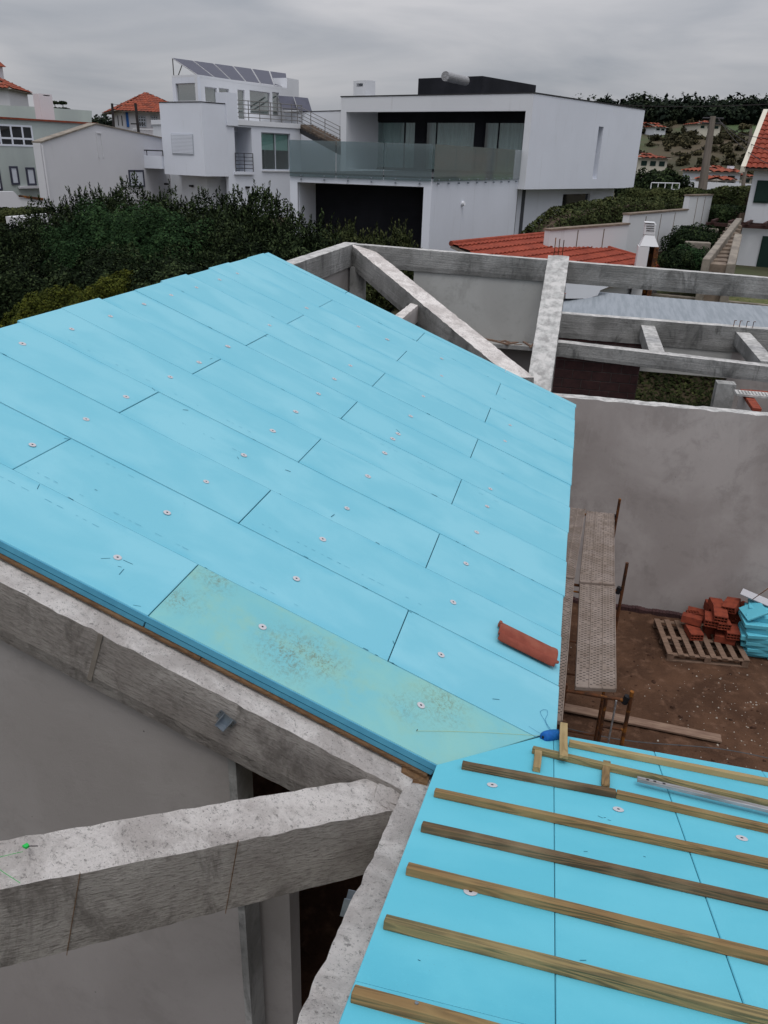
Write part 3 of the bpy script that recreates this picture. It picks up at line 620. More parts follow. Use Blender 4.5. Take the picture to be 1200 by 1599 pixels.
# unseen deck added under the foam to darken the interior; timber strip at edge
m=MB(); m.hexa([r1(-1.2,3.38,-.20),r1(3.3,3.38,-.20),r1(3.3,11.0,-.20),r1(-1.2,11.0,-.20)],[r1(-1.2,3.38,-.10),r1(3.3,3.38,-.10),r1(3.3,11.0,-.10),r1(-1.2,11.0,-.10)]); m.build('unseen_roof_deck',M['strip'],house)
m=MB(); m.hexa([V((-.18,-.6,z2(-.6)-.16)),V((4,-.6,z2(-.6)-.16)),V((4,3.6,z2(3.6)-.16)),V((-.18,3.6,z2(3.6)-.16))],[V((-.18,-.6,z2(-.6)-.085)),V((4,-.6,z2(-.6)-.085)),V((4,3.6,z2(3.6)-.085)),V((-.18,3.6,z2(3.6)-.085))]); m.build('unseen_roof_deck',M['strip'],house)
for u0,u1 in ((-1.4,1.62),(1.626,2.97)):
    m=MB(); m.hexa([r1(u0,3.122,-.094),r1(u1,3.122,-.094),r1(u1,3.2,-.094),r1(u0,3.2,-.094)],[r1(u0,3.122,-.078),r1(u1,3.122,-.078),r1(u1,3.2,-.078),r1(u0,3.2,-.078)]); m.build('timber_strip',M['strip'],house,bevel=.001)
p=r1(2.82,3.08,-.10); m=MB(); m.hexa([r1(2.84,3.09,-.125),r1(2.99,3.07,-.125),r1(2.99,3.17,-.125),r1(2.83,3.17,-.125)],[r1(2.84,3.10,-.098),r1(2.99,3.085,-.098),r1(2.99,3.17,-.098),r1(2.83,3.17,-.098)]); m.build('timber_strip',M['strip'],house,bevel=.002)
# starter bars
m=MB()
for q,h_ in (((865.5,398),.30),((872,398),.28),((878.5,399),.27)):
    p=at_y(*q,15.1); m.tube(p-V((0,0,.1)),p+V((0,0,h_)),.008,6)
m.build('starter_bar',M['rust'],house)
m=MB()
for x in (3.22,3.33,3.46,3.58):
    p=V((x,17.05,ZD-.02)); m.tube(p,p+V((0,0,.12)),.007,6); m.tube(p+V((0,0,.12)),p+V((.04,0,.12)),.007,6)
m.build('starter_bar',M['rust'],house)
# raised brick corner on the right with a perforated plank
bc=thing('brick_corner','low corner of red hollow bricks rising behind the right end of the courtyard wall','brick wall',(3.2,13.3,0))
m=MB(); m.box(2.87,2.99,12.4,13.55,0,H-3.36); m.box(2.99,6,13.43,13.55,0,H-3.36); m.build('rendered_wall',M['plaster'],bc)
m=MB()
for k in range(5): m.box(2.865,2.995,12.42+k*.225,12.42+k*.225+.215,H-3.355,H-3.30)
for k in range(10): m.box(3.0+k*.3,3.29+k*.3,13.425,13.555,H-3.355,H-3.30)
m.build('brick_course',M['brick'],bc,bevel=.004)

m=MB(); m.box(2.72,6.0,13.0,13.26,H-3.29,H-3.25); pk=m.build('scaffold_plank',M['conc_pale'],bc,bevel=.004)
m=MB()
for k in range(60):
    for j in range(4): x=2.76+k*.05; y=13.03+j*.055; m.box(x,x+.02,y,y+.018,H-3.249,H-3.246)
m.build('perforation',M['black'],pk)

# ---------------- battens ----------------
def local_box(name,mt,org,xd,yd,zd,l,w_,h,label=None,cat='batten',group=None,bevel=.0025,bow=0,parent=None):
    m=MB(); n=14; i=len(m.v)
    for k in range(n+1):
        x=l*k/n; b=bow*math.sin(math.pi*k/n); j=[random.uniform(-.0007,.0007) for _ in range(4)]
        for (y,z),e in zip(((-w_/2,0),(w_/2,0),(w_/2,h),(-w_/2,h)),j): m.v.append((x,y+b+e,z+e))
    for k in range(n):
        for c in range(4): m.f.append((k*4+c,k*4+(c+1)%4,(k+1)*4+(c+1)%4,(k+1)*4+c))
    m.f.append((0,3,2,1)); m.f.append((n*4,n*4+1,n*4+2,n*4+3))
    m.local=True; o=m.build(name,mt,None,bevel=bevel,seg=1)
    o.matrix_world=Matrix(((xd[0],yd[0],zd[0],org[0]),(xd[1],yd[1],zd[1],org[1]),(xd[2],yd[2],zd[2],org[2]),(0,0,0,1)))
    if parent: o.parent=parent; o.matrix_world=o.matrix_world
    if label: tag(o,label,cat,group)
    return o
GB='timber battens across the near right roof slope'
def batten(p,q,label,mt='batten',name='roof_batten',w_=.042,h=.034,ext=0,off=0,group=GB):
    a=on_r2(*p,h*.5+off); b=on_r2(*q,h*.5+off); a=a-N2*(h*.5); b=b-N2*(h*.5); xd=(b-a).normalized(); yd=N2.cross(xd).normalized()
    return local_box(name,M[mt],a+N2*.001,xd,yd,N2,(b-a).length+ext,w_,h,label,'batten',group,bow=random.uniform(-.003,.003))
batten((889,1161),(1200,1222),'pale yellowish batten lying along the eave, outermost beside the bare soil','lightwood',ext=2.2)
batten((832,1171),(1200,1256),'light batten second from the eave, under the upright block and the metal bar','batten_g',ext=2)
batten((722,1195),(962,1240),'short dark left piece of the third batten row, ending against a paler piece','batten_d')
batten((963,1240.5),(1200,1295),'paler right piece of the third batten row, butted to a darker piece','batten',ext=2)
batten((679,1238),(1200,1350),'thin brown batten of the fourth row from the eave','batten',ext=2,w_=.038)
batten((659,1291),(1200,1414),'dark blotchy batten of the fifth row with pale worn patches','batten_d',ext=2)
batten((636,1357),(1200,1496),'reddish brown batten of the sixth row just above two white washers','batten',ext=1.6)
batten((601,1440),(1200,1592),'greenish batten of the seventh row with bold oval grain on its side','batten_g',ext=1.4)
batten((551,1552),(800,1622),'brown batten at the bottom edge of the picture, with a screw head in its top','batten',ext=2.4)
GS='short blocks between the battens'
def block(p,q,label,mt,w_=.04,h=.03,off=0): return batten(p,q,label,mt,'wood_block',w_,h,0,off,GS)
block((838,1202),(841,1173),'short wood block at the left end of the second batten','lightwood')
block((946,1230),(948,1192),'short wood block in the middle between second and third battens','batten')
block((881,1183),(881,1131),'upright pale wood block laid over the two eave battens beside the blue twine','lightwood',.045,.02,.036)
# screw head
p=on_r2(651,1567,.036); m=MB(); m.tube(p-N2*.002,p+N2*.002,.006,10); tag(m.build('screw_head',M['steel'],None),'round screw head in the top of the lowest brown batten','screw')
# aluminium bar on the second batten
a=on_r2(996,1214,.045); b=on_r2(1200,1262,.045); xd=(b-a).normalized(); yd=N2.cross(xd)
bar=MB(); bar.local=True; bar.hexa([(0,-.02,-.018),(1.9,-.02,-.018),(1.9,.02,-.018),(0,.02,-.018)],[(0,-.02,0),(1.9,-.02,0),(1.9,.02,0),(0,.02,0)])
bo=bar.build('metal_straightedge',M['alu'],None,bevel=.002); bo.matrix_world=Matrix(((xd[0],yd[0],N2[0],a[0]),(xd[1],yd[1],N2[1],a[1]),(xd[2],yd[2],N2[2],a[2]),(0,0,0,1)))
tag(bo,'scuffed grey metal straightedge lying along the second batten at the right','metal bar')
for q in ((.05,0),(.085,.0),(.13,0)):
    m=MB(); m.local=True; m.hexa([(q[0]-.006,-.008,.0002),(q[0]+.008,-.008,.0002),(q[0]+.008,.008,.0002),(q[0]-.006,.008,.0002)],[(q[0]-.006,-.008,.001),(q[0]+.008,-.008,.001),(q[0]+.008,.008,.001),(q[0]-.006,.008,.001)]); h_=m.build('slot',M['black'],bo)

# ---------------- roof tile ----------------
def tile():
    m=MB(); m.local=True; L_,Wd=.44,.23; nx,ny=20,30
    def prof(v):   # v 0..1 across: flat pan, roll at one side
        if v<.60: return .012+.016*math.sin(v/.60*math.pi)
        if v<.68: return .012-.004*(v-.6)/.08
        t=(v-.68)/.32; return .010+.034*math.sin(min(1,t*1.02)*math.pi)**.8
    for i in range(nx+1):
        for j in range(ny+1):
            u=i/nx; v=j/ny; z=prof(v)+.004*(u>.93)+ (.007 if u<.05 else 0); x=u*L_
            if v>.9 and u>.93: x-=.02
            m.v.append((x,(v-.5)*Wd,z))
    for i in range(nx):
        for j in range(ny): a=i*(ny+1)+j; m.f.append((a,a+ny+1,a+ny+2,a+1))
    o=m.build('roof_tile',M['terracotta'],None,smooth=True); s=o.modifiers.new('s','SOLIDIFY'); s.thickness=.011; s.offset=-1; b=o.modifiers.new('b','BEVEL'); b.width=.003; b.limit_method='ANGLE'
    return o
t=tile(); a=on_r1(778,987,.012); b=on_r1(863,1029,.012); xd=(b-a).normalized(); yd=-N1.cross(xd).normalized(); 
t.matrix_world=Matrix(((xd[0],yd[0],N1[0],a[0]),(xd[1],yd[1],N1[1],a[1]),(xd[2],yd[2],N1[2],a[2]),(0,0,0,1)))@Matrix.Translation((0,0,.004))
tag(t,'single dark red clay roof tile lying loose on the blue foam near the eave','roof tile')
nb=MB(); nb.local=True; nb.hexa([(-.012,-.095,.0),(.012,-.095,.0),(.012,-.055,.0),(-.012,-.055,.0)],[(-.012,-.09,.038),(.008,-.09,.038),(.008,-.06,.038),(-.012,-.06,.038)]); nb.build('nib',M['terracotta'],t,bevel=.004)
# ---------------- spool of twine ----------------
sp=thing('twine_spool','fat spool of bright blue twine lying at the corner where the two roof slopes meet','spool',on_r1(858,1158))
a=on_r1(848.5,1151.5,.032); b=on_r1(873,1147.5,.032)
ax=(b-a).normalized(); e1=ax.orthogonal().normalized(); e2=ax.cross(e1)
m=MB(); K=28; Ln=(b-a).length; prof=[(0,.008),(0,.025),(.06,.030),(.16,.034),(.3,.0355),(.45,.036),(.6,.0355),(.75,.034),(.9,.030),(1,.024),(1,.008)]
for t_,r_ in prof:
    for k in range(K):
        an=2*math.pi*k/K; m.v.append(tuple(a+ax*(t_*Ln*.98)+(e1*math.cos(an)+e2*math.sin(an))*r_))
for j in range(len(prof)-1):
    for k in range(K): m.f.append((j*K+k,j*K+(k+1)%K,(j+1)*K+(k+1)%K,(j+1)*K+k))
m.build('twine_winding',M['rope'],sp,smooth=True)
m=MB(); K=60; pts=[]
for k in range(K*9+1):
    an=2*math.pi*k/K; t_=.08+.84*k/(K*9); r_=.0362-.0035*abs(t_-.5)**2*8; pts.append(a+ax*(t_*Ln)+(e1*math.cos(an)+e2*math.sin(an))*r_)
m.path(pts[::3],.0010,4); m.build('outer_turn',M['twine'],sp)
m=MB(); m.tube(a-ax*.002,b+ax*.001,.0085,12); m.build('core',M['black'],sp)
m=MB(); pl=[(861,1142),(856,1136),(851,1125),(846,1117),(844,1111),(849,1108),(855,1109),(856,1115),(852,1123),(854,1130),(859,1137),(862,1142)]
m.path([on_r1(*q,.004) for q in pl],.0009,5); m.path([on_r1(*q,.004) for q in ((862,1142),(869,1139),(876,1139))],.0009,5); m.path([on_r1(*q,.004) for q in ((846,1146),(838,1142),(826,1134))],.0006,5)
m.build('loose_end',M['twine'],sp)
m=MB(); m.path([on_r1(*q,.004) for q in ((651,1141.5),(700,1142),(760,1144),(845,1149))],.0007,5); tag(m.build('string_line',M['yellow'],None),'taut pale yellow string lying over the stained foam board towards the twine spool','string')
m=MB(); p=on_r1(651,1141.5); m.tube(p,p+N1*.012,.0022,6); tag(m.build('nail',M['black'],None),'small dark nail holding the yellow string in the stained board','nail')
# ---------------- steel hangers, nail and green string ----------------
def hanger(name,pts_at,label):
    pass
GH='galvanised joist hangers fixed to the concrete'
def fold(o_,ex,ey,ez,label,s=1.0,flip=1):
    h=thing('joist_hanger',label,'metal bracket',o_,GH)
    def P(x,y,z): return o_+ex*x*s+ey*y*s+ez*z*s
    t_=.003
    def plate(c,vec,nm):
        m=MB(); m.prism([P(*q) for q in c],vec*t_); m.build(nm,M['steel'],h)
    # a seat, two cheeks and side flanges
    plate([(-.045,0,-.05),(.045,0,-.05),(.045,.075,-.05),(-.045,.075,-.05)],ez,'seat')
    plate([(-.045,0,-.05),(-.045,.075,-.05),(-.045,.06,.055),(-.045,0,.055)],ex,'cheek')
    plate([(.045,0,-.05),(.045,.075,-.05),(.045,.06,.055),(.045,0,.055)],ex,'cheek')
    plate([(-.045,.0,-.05),(.045,.0,-.05),(.045,.0,.055),(-.045,.0,.055)],ey,'back_plate')
    plate([(-.085,0,-.03),(-.045,0,-.03),(-.045,0,.06),(-.085,0,.06)],ey,'flange')
    plate([(.048,0,-.03),(.085,0,-.03),(.085,0,.06),(.048,0,.06)],ey,'flange')
    m=MB()
    for x in (-.07,.07):
        for z in (0,.035): m.tube(P(x,.003,z),P(x,.006,z),.004*s,8)
    m.build('bolt',M['black'],h)
    return h
p=at_y(352,1124,2.98)
a_=R(30); exv=V((math.cos(a_)*.92,0,-.39*1)).normalized()
fold(p,V((.80,0,-.60)),V((0,-1,0)),V((.60,0,.80)),'grey steel hanger bracket on the side of the upper sloping concrete beam',.62)
p=at_x(556,1415,-.56); fold(p,V((0,.94,-.342)),V((-1,0,0)),V((0,.342,.94)),'grey steel hanger bracket sticking out low beside the cement edge of the battened slope',.75)
p=on_r1(42,1329,-.13); p=V((p.x,p.y,p.z+.02))
gn=thing('survey_nail','green plastic marker with a nail on the pale cement of the lower beam','nail',p)
m=MB(); q=(p+V((-.012,-.006,.0)),p+V((.008,-.010,.0)),p+V((.014,.004,0)),p+V((-.002,.012,0))); m.hexa(q,[x+V((0,0,.012)) for x in q]); m.build('marker',M['greenp'],gn,bevel=.002)
m=MB(); m.tube(p+V((.01,0,.008)),p+V((.045,.012,.006)),.0018,6); m.build('nail_shank',M['black'],gn)
def on_hip(px,py,o_=.006):
    n=V((.394,0,1)).normalized(); return at_n(px,py,n,V((-.52,2.91,H-2.99+.02)))+V((0,0,o_))
m=MB(); m.path([on_hip(*q) for q in ((36,1332),(18,1336),(-10,1343))],.0011,5); m.path([on_hip(*q) for q in ((-10,1352),(4,1363),(32,1381))],.0011,5); tag(m.build('green_string',M['greenp'],None),'thin green string lying across the pale cement top at the left picture edge','string')
# ---------------- ground ----------------
def sm(a,b,x): t=min(1,max(0,(x-a)/(b-a))); return t*t*(3-2*t)
def gh(x,y):
    if -4.6<x and y<17.3: base=-.35
    elif x<=-4.6 and y<17.3: base=1.6*sm(-4.6,-6.5,x)+.0
    else: base=.9+2.2*sm(17.3,20.5,y)
    if x<=-4.6: base=1.4+1.9*sm(8,26,math.hypot(x+4,y))*1.0
    if y>17.3 and x>-4.6: base=1.9+1.35*sm(17.6,20.5,y)
    d=math.hypot(x,y)
    base-=.8*sm(40,110,d)
    az=math.degrees(math.atan2(x,y))
    hh=8+11*sm(-25,5,az)
    base+=hh*sm(160,325,d)+ (NZ(V((x,y,0))*.012)*1.6*sm(60,200,d))
    return base
def axis(lo,hi,fine0,fine1,f,c):
    a=list(np.arange(fine0,fine1+1e-6,f)); x=fine1; s=f
    while x<hi: s=min(s*1.25,c); x+=s; a.append(x)
    x=fine0; s=f
    while x>lo: s=min(s*1.25,c); x-=s; a.insert(0,x)
    return a
m=MB(); xa=axis(-700,700,-14,16,.5,9); ya=axis(-400,1200,-6,34,.5,9)
m.v=[(x,y,gh(x,y)) for x in xa for y in ya]; ny=len(ya)
m.f=[(i*ny+j,(i+1)*ny+j,(i+1)*ny+j+1,i*ny+j+1) for i in range(len(xa)-1) for j in range(ny-1)]
M['field']=mat('dry_green_field',(.045,.043,.024),.95,col2=(.075,.057,.036),scale=.045,detail=10,col3=(.05,.075,.03),scale3=.02,thr3=(.5,.6))
g=m.build('ground',M['field'],None,smooth=True); tag(g,kind='structure')
m=MB(); nx_,ny_=150,170; X0,X1,Y0,Y1=-4.4,6.5,-2.,12.3
for i in range(nx_+1):
    for j in range(ny_+1):
        x=X0+(X1-X0)*i/nx_; y=Y0+(Y1-Y0)*j/ny_; p=V((x,y,0)); z=NZ(p*1.1)*.04+NZ(p*3.7)*.022+NZ(p*9)*.010
        m.v.append((x,y,z))
for i in range(nx_):
    for j in range(ny_): a=i*(ny_+1)+j; m.f.append((a,a+ny_+1,a+ny_+2,a+1))
def soilz(x,y): p=V((x,y,0)); return NZ(p*1.1)*.04+NZ(p*3.7)*.022+NZ(p*9)*.010
s=m.build('soil',M['soil'],None,smooth=True); tag(s,kind='structure')
# chips of limestone and clods
def chips(n,fx,name,mt,s0,s1):
    m=MB()
    for k in range(n):
        x,y=fx(); z=soilz(x,y); s=random.uniform(s0,s1)*(1 if random.random()<.85 else 1.8); 
        r=[V((random.gauss(0,1),random.gauss(0,1),random.gauss(0,.5))).normalized()*s for _ in range(6)]
        b=[V((x,y,z))+V((math.cos(t)*s*random.uniform(.6,1.2),math.sin(t)*s*random.uniform(.5,1),-s*.2)) for t in (0,1.2,2.5,3.8,5.1)]
        t_=[V((x,y,z))+ (p-V((x,y,z)))*random.uniform(.3,.7)+V((0,0,s*random.uniform(.5,.9))) for p in b]
        m.hexa(b,t_)
    return tag(m.build(name,mt,None),kind='stuff')
def f1():
    if random.random()<.7: return 2.9+random.gauss(0,.55),9.6+random.gauss(0,.75)
    return random.uniform(.4,5),random.uniform(4,11.8)
chips(300,f1,'stone_chips',M['gravel'],.004,.013)
M['clod']=mat('soil_clod',(.08,.040,.025),.98,col2=(.05,.026,.017),scale=8)
chips(900,lambda:(random.uniform(.3,5.5),random.uniform(4,11.9)),'soil_clods',M['clod'],.008,.03)

# ---------------- scaffold ----------------
scf=thing('scaffold','rusty tube scaffold with cement-stained perforated steel decks standing in the courtyard beside the eave','scaffold',(.75,8,0))
ZK=H-4.35
def deck(p00,p10,p11,p01,name='deck'):   # near-left, near-right, far-right, far-left at deck level (Vectors)
    m=MB(); q=[V(p) for p in (p00,p10,p11,p01)]; th=V((0,0,.045))
    L_=(q[3]-q[0]).length; ny=int(L_/.045); nx=12; hs=MB()
    m.hexa([p-th for p in q],q); o=m.build(name,M['deck'],scf,bevel=.006,seg=1)
    # rolled ribs and rows of drainage slots
    rb=MB()
    for u in (.02,.34,.66,.98):
        a=q[0].lerp(q[1],u); b=q[3].lerp(q[2],u); rb.tube(a+V((0,0,.001)),b+V((0,0,.001)),.006,6)
    rb.build('deck_rib',M['deck'],o)
    sl=MB()
    for j in range(1,ny):
        for i in range(nx):
            u=(i+.5)/nx; t=(j+(.5 if i%2 else 0))/ny
            if random.random()<.12: continue
            a=q[0].lerp(q[1],u); b=q[3].lerp(q[2],u); c=a.lerp(b,t)+V((0,0,.0012)); d=(q[1]-q[0]).normalized(); e=(q[3]-q[0]).normalized()
            w1,w2=.012,.0036
            s4=[c-d*w1-e*w2,c+d*w1-e*w2,c+d*w1+e*w2,c-d*w1+e*w2]; sl.hexa(s4,[p+V((0,0,.0010)) for p in s4])
    sl.build('slot',M['black'],o); return o
Pz=lambda q,z=ZK: at_z(*q,z)
deck(Pz((898.5,1072)),Pz((963.5,1076)),Pz((961.5,911)),Pz((906,905)))
zf=ZK+.03
deck(at_z(905,908,zf),at_z(960.5,912,zf),at_z(960,802,zf),at_z(916.5,797.5,zf))
z2_=H-3.95
a=at_z(879,1126,z2_); b=at_z(897.5,905,z2_); c=at_z(915,795,z2_); wv=V((-.27,0,0))
deck(a+wv,a,b,b+wv); deck(b+wv+V((0,.02,.01)),b+V((0,.02,.01)),c,c+wv)
def tube(m,p,q,r=.021): m.tube(p,q,r,10)
xl,xr=.40,.93
frames=[at_z(930,1074,ZK).y-.02,at_z(930,908,ZK).y-.02,at_z(940,800,ZK).y+.02]
for k,y in enumerate(frames):
    m=MB()
    tube(m,V((xr+.03,y,-.05)),V((xr+.03,y,ZK+(.04,.30,.22)[k])),.019); tube(m,V((xl-.02,y,-.05)),V((xl-.02,y,ZK+.0)),.019)
    tube(m,V((xl-.02,y,ZK-.07)),V((xr+.03,y,ZK-.07)),.017); tube(m,V((xl-.02,y,.35)),V((xr+.03,y,.35)),.014); tube(m,V((xl-.02,y,1.2)),V((xr+.03,y,1.2)),.014)
    tube(m,V((xr-.18,y,ZK-.07)),V((xr-.18,y,1.2)),.017); tube(m,V((xr-.18,y,ZK-.40)),V((xr+.03,y,ZK-.40)),.012)
    m.build('frame',M['rust'],scf,smooth=False)
    m=MB(); m.tube(V((xr-.02,y,ZK-.10)),V((xr+.0,y,ZK-.02)),.03,8); m.build('coupler',M['black'],scf)
for a_,b_ in ((0,1),(1,2)):
    m=MB(); tube(m,V((xl-.02,frames[a_],.9)),V((xl-.02,frames[b_],ZK-.2)),.012); m.build('brace',M['rust'],scf)
m=MB(); m.tube(V((xr-.10,frames[0]-.04,-.02)),V((xr-.095,frames[0]-.04,ZK-.06)),.009,8); m.build('brace',M['alu'],scf)
# loose board on the soil
def groundbox(name,mt,c,l,w_,h,rot,label,cat,tilt=(0,0),group=None,parent=None,bevel=.003):
    m=MB(); m.local=True; m.box(-l/2,l/2,-w_/2,w_/2,0,h); o=m.build(name,mt,None,bevel=bevel,seg=1); o.location=c; o.rotation_euler=(tilt[0],tilt[1],rot); tag(o,label,cat,group); return o
a=at_z(868,1098,.10); b=at_z(1127,1153,.05); mid=(a+b)/2
groundbox('plank',M['plank'],(mid.x,mid.y,.035),(b-a).length,.15,.03,math.atan2(b.y-a.y,b.x-a.x),'long dusty grey plank lying on the brown soil at the foot of the scaffold','plank',tilt=(0,.01))
m=MB(); prev=None; pts=[]
for k in range(40):
    t_=k/39; q=(880+330*t_,1136+52*t_+5*math.sin(t_*6)); pts.append(at_z(*q,.11+.012*math.sin(t_*17)))
m.path(pts,.006,5); M['cable']=mat('grey_blue_cable',(.075,.085,.095),.7); tag(m.build('cable',M['cable'],None),'thin grey cable running across the bare soil below the plank','cable')

# ---------------- pallet ----------------
PO=at_z(1043,1022,.13); PX=at_z(1172,1033,.13)-PO; pu=PX.normalized(); pw=V((-pu.y,pu.x,0)); PL=PX.length; PD=1.0
pal=thing('pallet','weathered grey wooden pallet lying on the soil before the far wall, half covered by bricks','pallet',PO)
zq=.145
def pb(u0,u1,v0,v1,z0,z1_): 
    q=[PO+pu*u0+pw*v0,PO+pu*u1+pw*v0,PO+pu*u1+pw*v1,PO+pu*u0+pw*v1]
    m=MB(); m.hexa([V((p.x,p.y,z0)) for p in q],[V((p.x,p.y,z1_)) for p in q]); return m
ns=8; sw=.085
for k in range(ns):
    u=k*(PL-sw)/(ns-1); pb(u,u+sw,0,PD,zq-.02,zq).build('slat',M['palletwood'],pal,bevel=.003,seg=1)
for v in (0,PD/2-.04,PD-.08):
    pb(.0,PL,v+.005,v+.075,zq-.04,zq-.0205).build('stringer',M['palletwood'],pal,bevel=.003,seg=1)
    for u in (.005,PL/2-.05,PL-.105): pb(u,u+.1,v+.006,v+.074,.03,zq-.041).build('block',M['palletwood'],pal,bevel=.003,seg=1)
    pb(.0,PL,v+.004,v+.076,.005,.029).build('bottom_board',M['palletwood'],pal,bevel=.003,seg=1)
# ---------------- hollow bricks ----------------
def make_brick():
    w_,h,l=.20,.11,.30; f=Fac((0,0),(1,0),out=(0,-1)); m=MB(); m.local=True
    hs=[]
    for i in range(4):
        for j in range(2): u=.010+i*.0465; z=.010+j*.046; hs.append((u-w_/2,u+.038-w_/2,z,z+.038))
    f.wall(m,-w_/2,w_/2,0,h,-l/2,l/2,hs)
    o=m.build('hollow_brick',M['brick'],None); 
    import bmesh
    bm=bmesh.new(); bm.from_mesh(o.data); bmesh.ops.recalc_face_normals(bm,faces=bm.faces); bm.to_mesh(o.data); bm.free()
    return o
bk0=make_brick(); first=True; GBk='red hollow bricks piled on the pallet'
LB='red hollow clay brick lying in the jumbled heap on the pallet'
def brick(px,py,z,rx,ry,rz,label=None):
    global first
    o=bk0 if first else bk0.copy()
    if not first: C.objects.link(o)
    first=False
    p=at_z(px,py,z); o.location=p; o.rotation_euler=(R(rx),R(ry),R(rz)); tag(o,label or LB,'brick',GBk); return o
# (pixel of the base centre, height, tilt) stood on end (rx=90) or lying
zp=.147
brick(1131,1000,zp,0,0,84,'lowest red hollow brick at the near right corner of the pallet heap')
brick(1108,984,zp,90,0,4); brick(1120,978,zp,90,0,-6); brick(1141,972,zp,0,0,12); brick(1100,965,zp,90,0,80); brick(1119,962,zp,0,0,4); brick(1140,955,zp,0,0,-8); brick(1152,975,zp,90,0,14); brick(1160,962,zp,90,0,5)
brick(1142,991,zp+.115,0,0,2); brick(1143,962,zp+.115,90,0,8); brick(1126,962,zp+.12,90,0,-16); brick(1112,957,zp+.115,0,0,6); brick(1156,956,zp+.12,0,0,20)
brick(1131,948,zp+.23,90,0,62); brick(1113,953,zp+.23,0,0,4)
brick(1110,972,zp+.23,0,0,-6); brick(1126,976,zp+.23,0,4,9); brick(1124,965,zp+.345,0,0,-4)
brick(1143,950,zp+.42,8,-12,-25,'red hollow brick tilted across the top of the heap at the right'); brick(1119,951,zp+.345,4,6,10,'topmost red hollow brick at the left of the heap, its holes facing the camera')
brick(1163,958,zp+.30,30,30,40,'red hollow brick tipped steeply at the right end of the heap against the blue offcuts')
brick(1083,992,zp,0,0,12,'single red hollow brick lying apart on the pallet slats left of the heap'); brick(1080,972,zp+.115,0,10,75); brick(1088,963,zp,0,0,80); brick(1079,965,zp,90,0,10)
# ---------------- blue foam offcuts ----------------
GO='stacked blue foam offcuts against the courtyard wall'
def off(px,py,z,l,w_,h,rz,label,tx=0,ty=0,mt='xps2'):
    p=at_z(px,py,z); return groundbox('foam_offcut',M[mt],p,l,w_,h,R(rz),label,'foam offcut',tilt=(R(tx),R(ty)),group=GO,bevel=.004)
lo='blue foam offcut in the uneven stack right of the brick heap'
z=.02
for k,(px,py,l,w_,h,rz) in enumerate([(1186,1016,.55,.40,.06,3),(1215,1020,.45,.4,.06,8),(1184,1013,.56,.42,.06,-2),(1212,1015,.5,.4,.06,2),(1187,1009,.50,.40,.06,6),(1184,1003,.52,.42,.06,-6),(1192,1000,.6,.4,.06,4),(1185,994,.56,.40,.08,-3),(1191,988,.58,.4,.06,9),(1190,980,.52,.42,.09,-3),(1188,972,.56,.42,.06,4),(1196,963,.60,.40,.08,-6)]):
    off(px,py,z,l,w_,h-.003,rz,lo); z+= h*(.0 if k in (0,2) else 1)
off(1199,951,z+.0,.55,.35,.07,-8,'bright blue foam offcut at the top of the stack beneath the white sheet',0,-3)
off(1178,955,z+.02,.32,.36,.03,12,'thin blue foam strip curling out at the top left of the stack',0,-28)
p=at_z(1190,938,z+.12); groundbox('white_sheet',M['washer'],p,.62,.16,.02,R(-22),'white narrow sheet lying on top of the blue foam stack','sheet',tilt=(R(10),R(8)))
a=at_y(1176,936,11.0); b=at_y(1206,915,11.1); m=MB(); m.tube(a,b,.006,6); tag(m.build('rod',M['rust'],None),'thin dark rod sticking out above the blue foam stack','rod')
# ---------------- modern white house ----------------
def pane(F,m,u0,u1,z0,z1,d,t=.02): F.box(m,u0,u1,z0,z1,d-t,d)
def window(F,u0,u1,z0,z1,d,parent,fm='dark',fw=.07,mull=(),gl='w_glass',name='window',hm=()):
    m=MB(); w_=(u1-u0); hs=[]; xs=[u0+fw]+[x for v in mull for x in (v-fw/2,v+fw/2)]+[u1-fw]; zs=[z0+fw]+[x for v in hm for x in (v-fw/2,v+fw/2)]+[z1-fw]
    for i in range(0,len(xs),2):
        for j in range(0,len(zs),2): hs.append((xs[i],xs[i+1],zs[j],zs[j+1]))
    F.wall(m,u0,u1,z0,z1,d-.06,d,hs); o=m.build(name,M[fm],parent)
    g=MB(); F.box(g,u0+fw*.5,u1-fw*.5,z0+fw*.5,z1-fw*.5,d-.035,d-.025); g.build('pane',M[gl],o); return o
ZA_,ZB_=H+2.6,H-1.12
AL,AC,AR=(-12.29,41.5),(-2.65,37.3),(2.43,47.1)
hA=thing('modern_house','modern white box house with black roof block, glass balustrade and curtained windows','house',(-5,42,3))
Ff=Fac(AL,AC); Fs=Fac(AC,AR)
u0,zt=Ff.uz(541,174.5); u1,_=Ff.uz(821.5,172.5); ZT=H-.60
m=MB(); Ff.wall(m,0,Ff.len,ZB_,ZA_,-.30,0,[(u0,u1,ZT,zt)]); m.build('front_wall',M['white2'],hA)
m=MB(); s0,sz1=Fs.uz(936,197); s1_,_=Fs.uz(943.5,197); _,sz0=Fs.uz(930,279)
Fs.wall(m,.02,Fs.len,ZB_,ZA_-.003,-.30,-.002,[(s0,s1_,sz0,sz1)]); m.build('side_wall',M['white'],hA)
m=MB(); Fs.box(m,s0-.05,s1_+.05,sz0-.1,sz1+.1,-.33,-.305); m.build('slit_window',M['shutter'],hA)
dF=Ff.n*-1
def quadz(pts,z0,z1_): 
    m=MB(); pts=[V((p[0],p[1],0)) for p in pts]
    if (pts[1]-pts[0]).cross(pts[2]-pts[1]).z<0: pts.reverse()
    m.hexa([p+V((0,0,z0)) for p in pts],[p+V((0,0,z1_)) for p in pts]); return m
AB=(AL[0]+AR[0]-AC[0],AL[1]+AR[1]-AC[1])
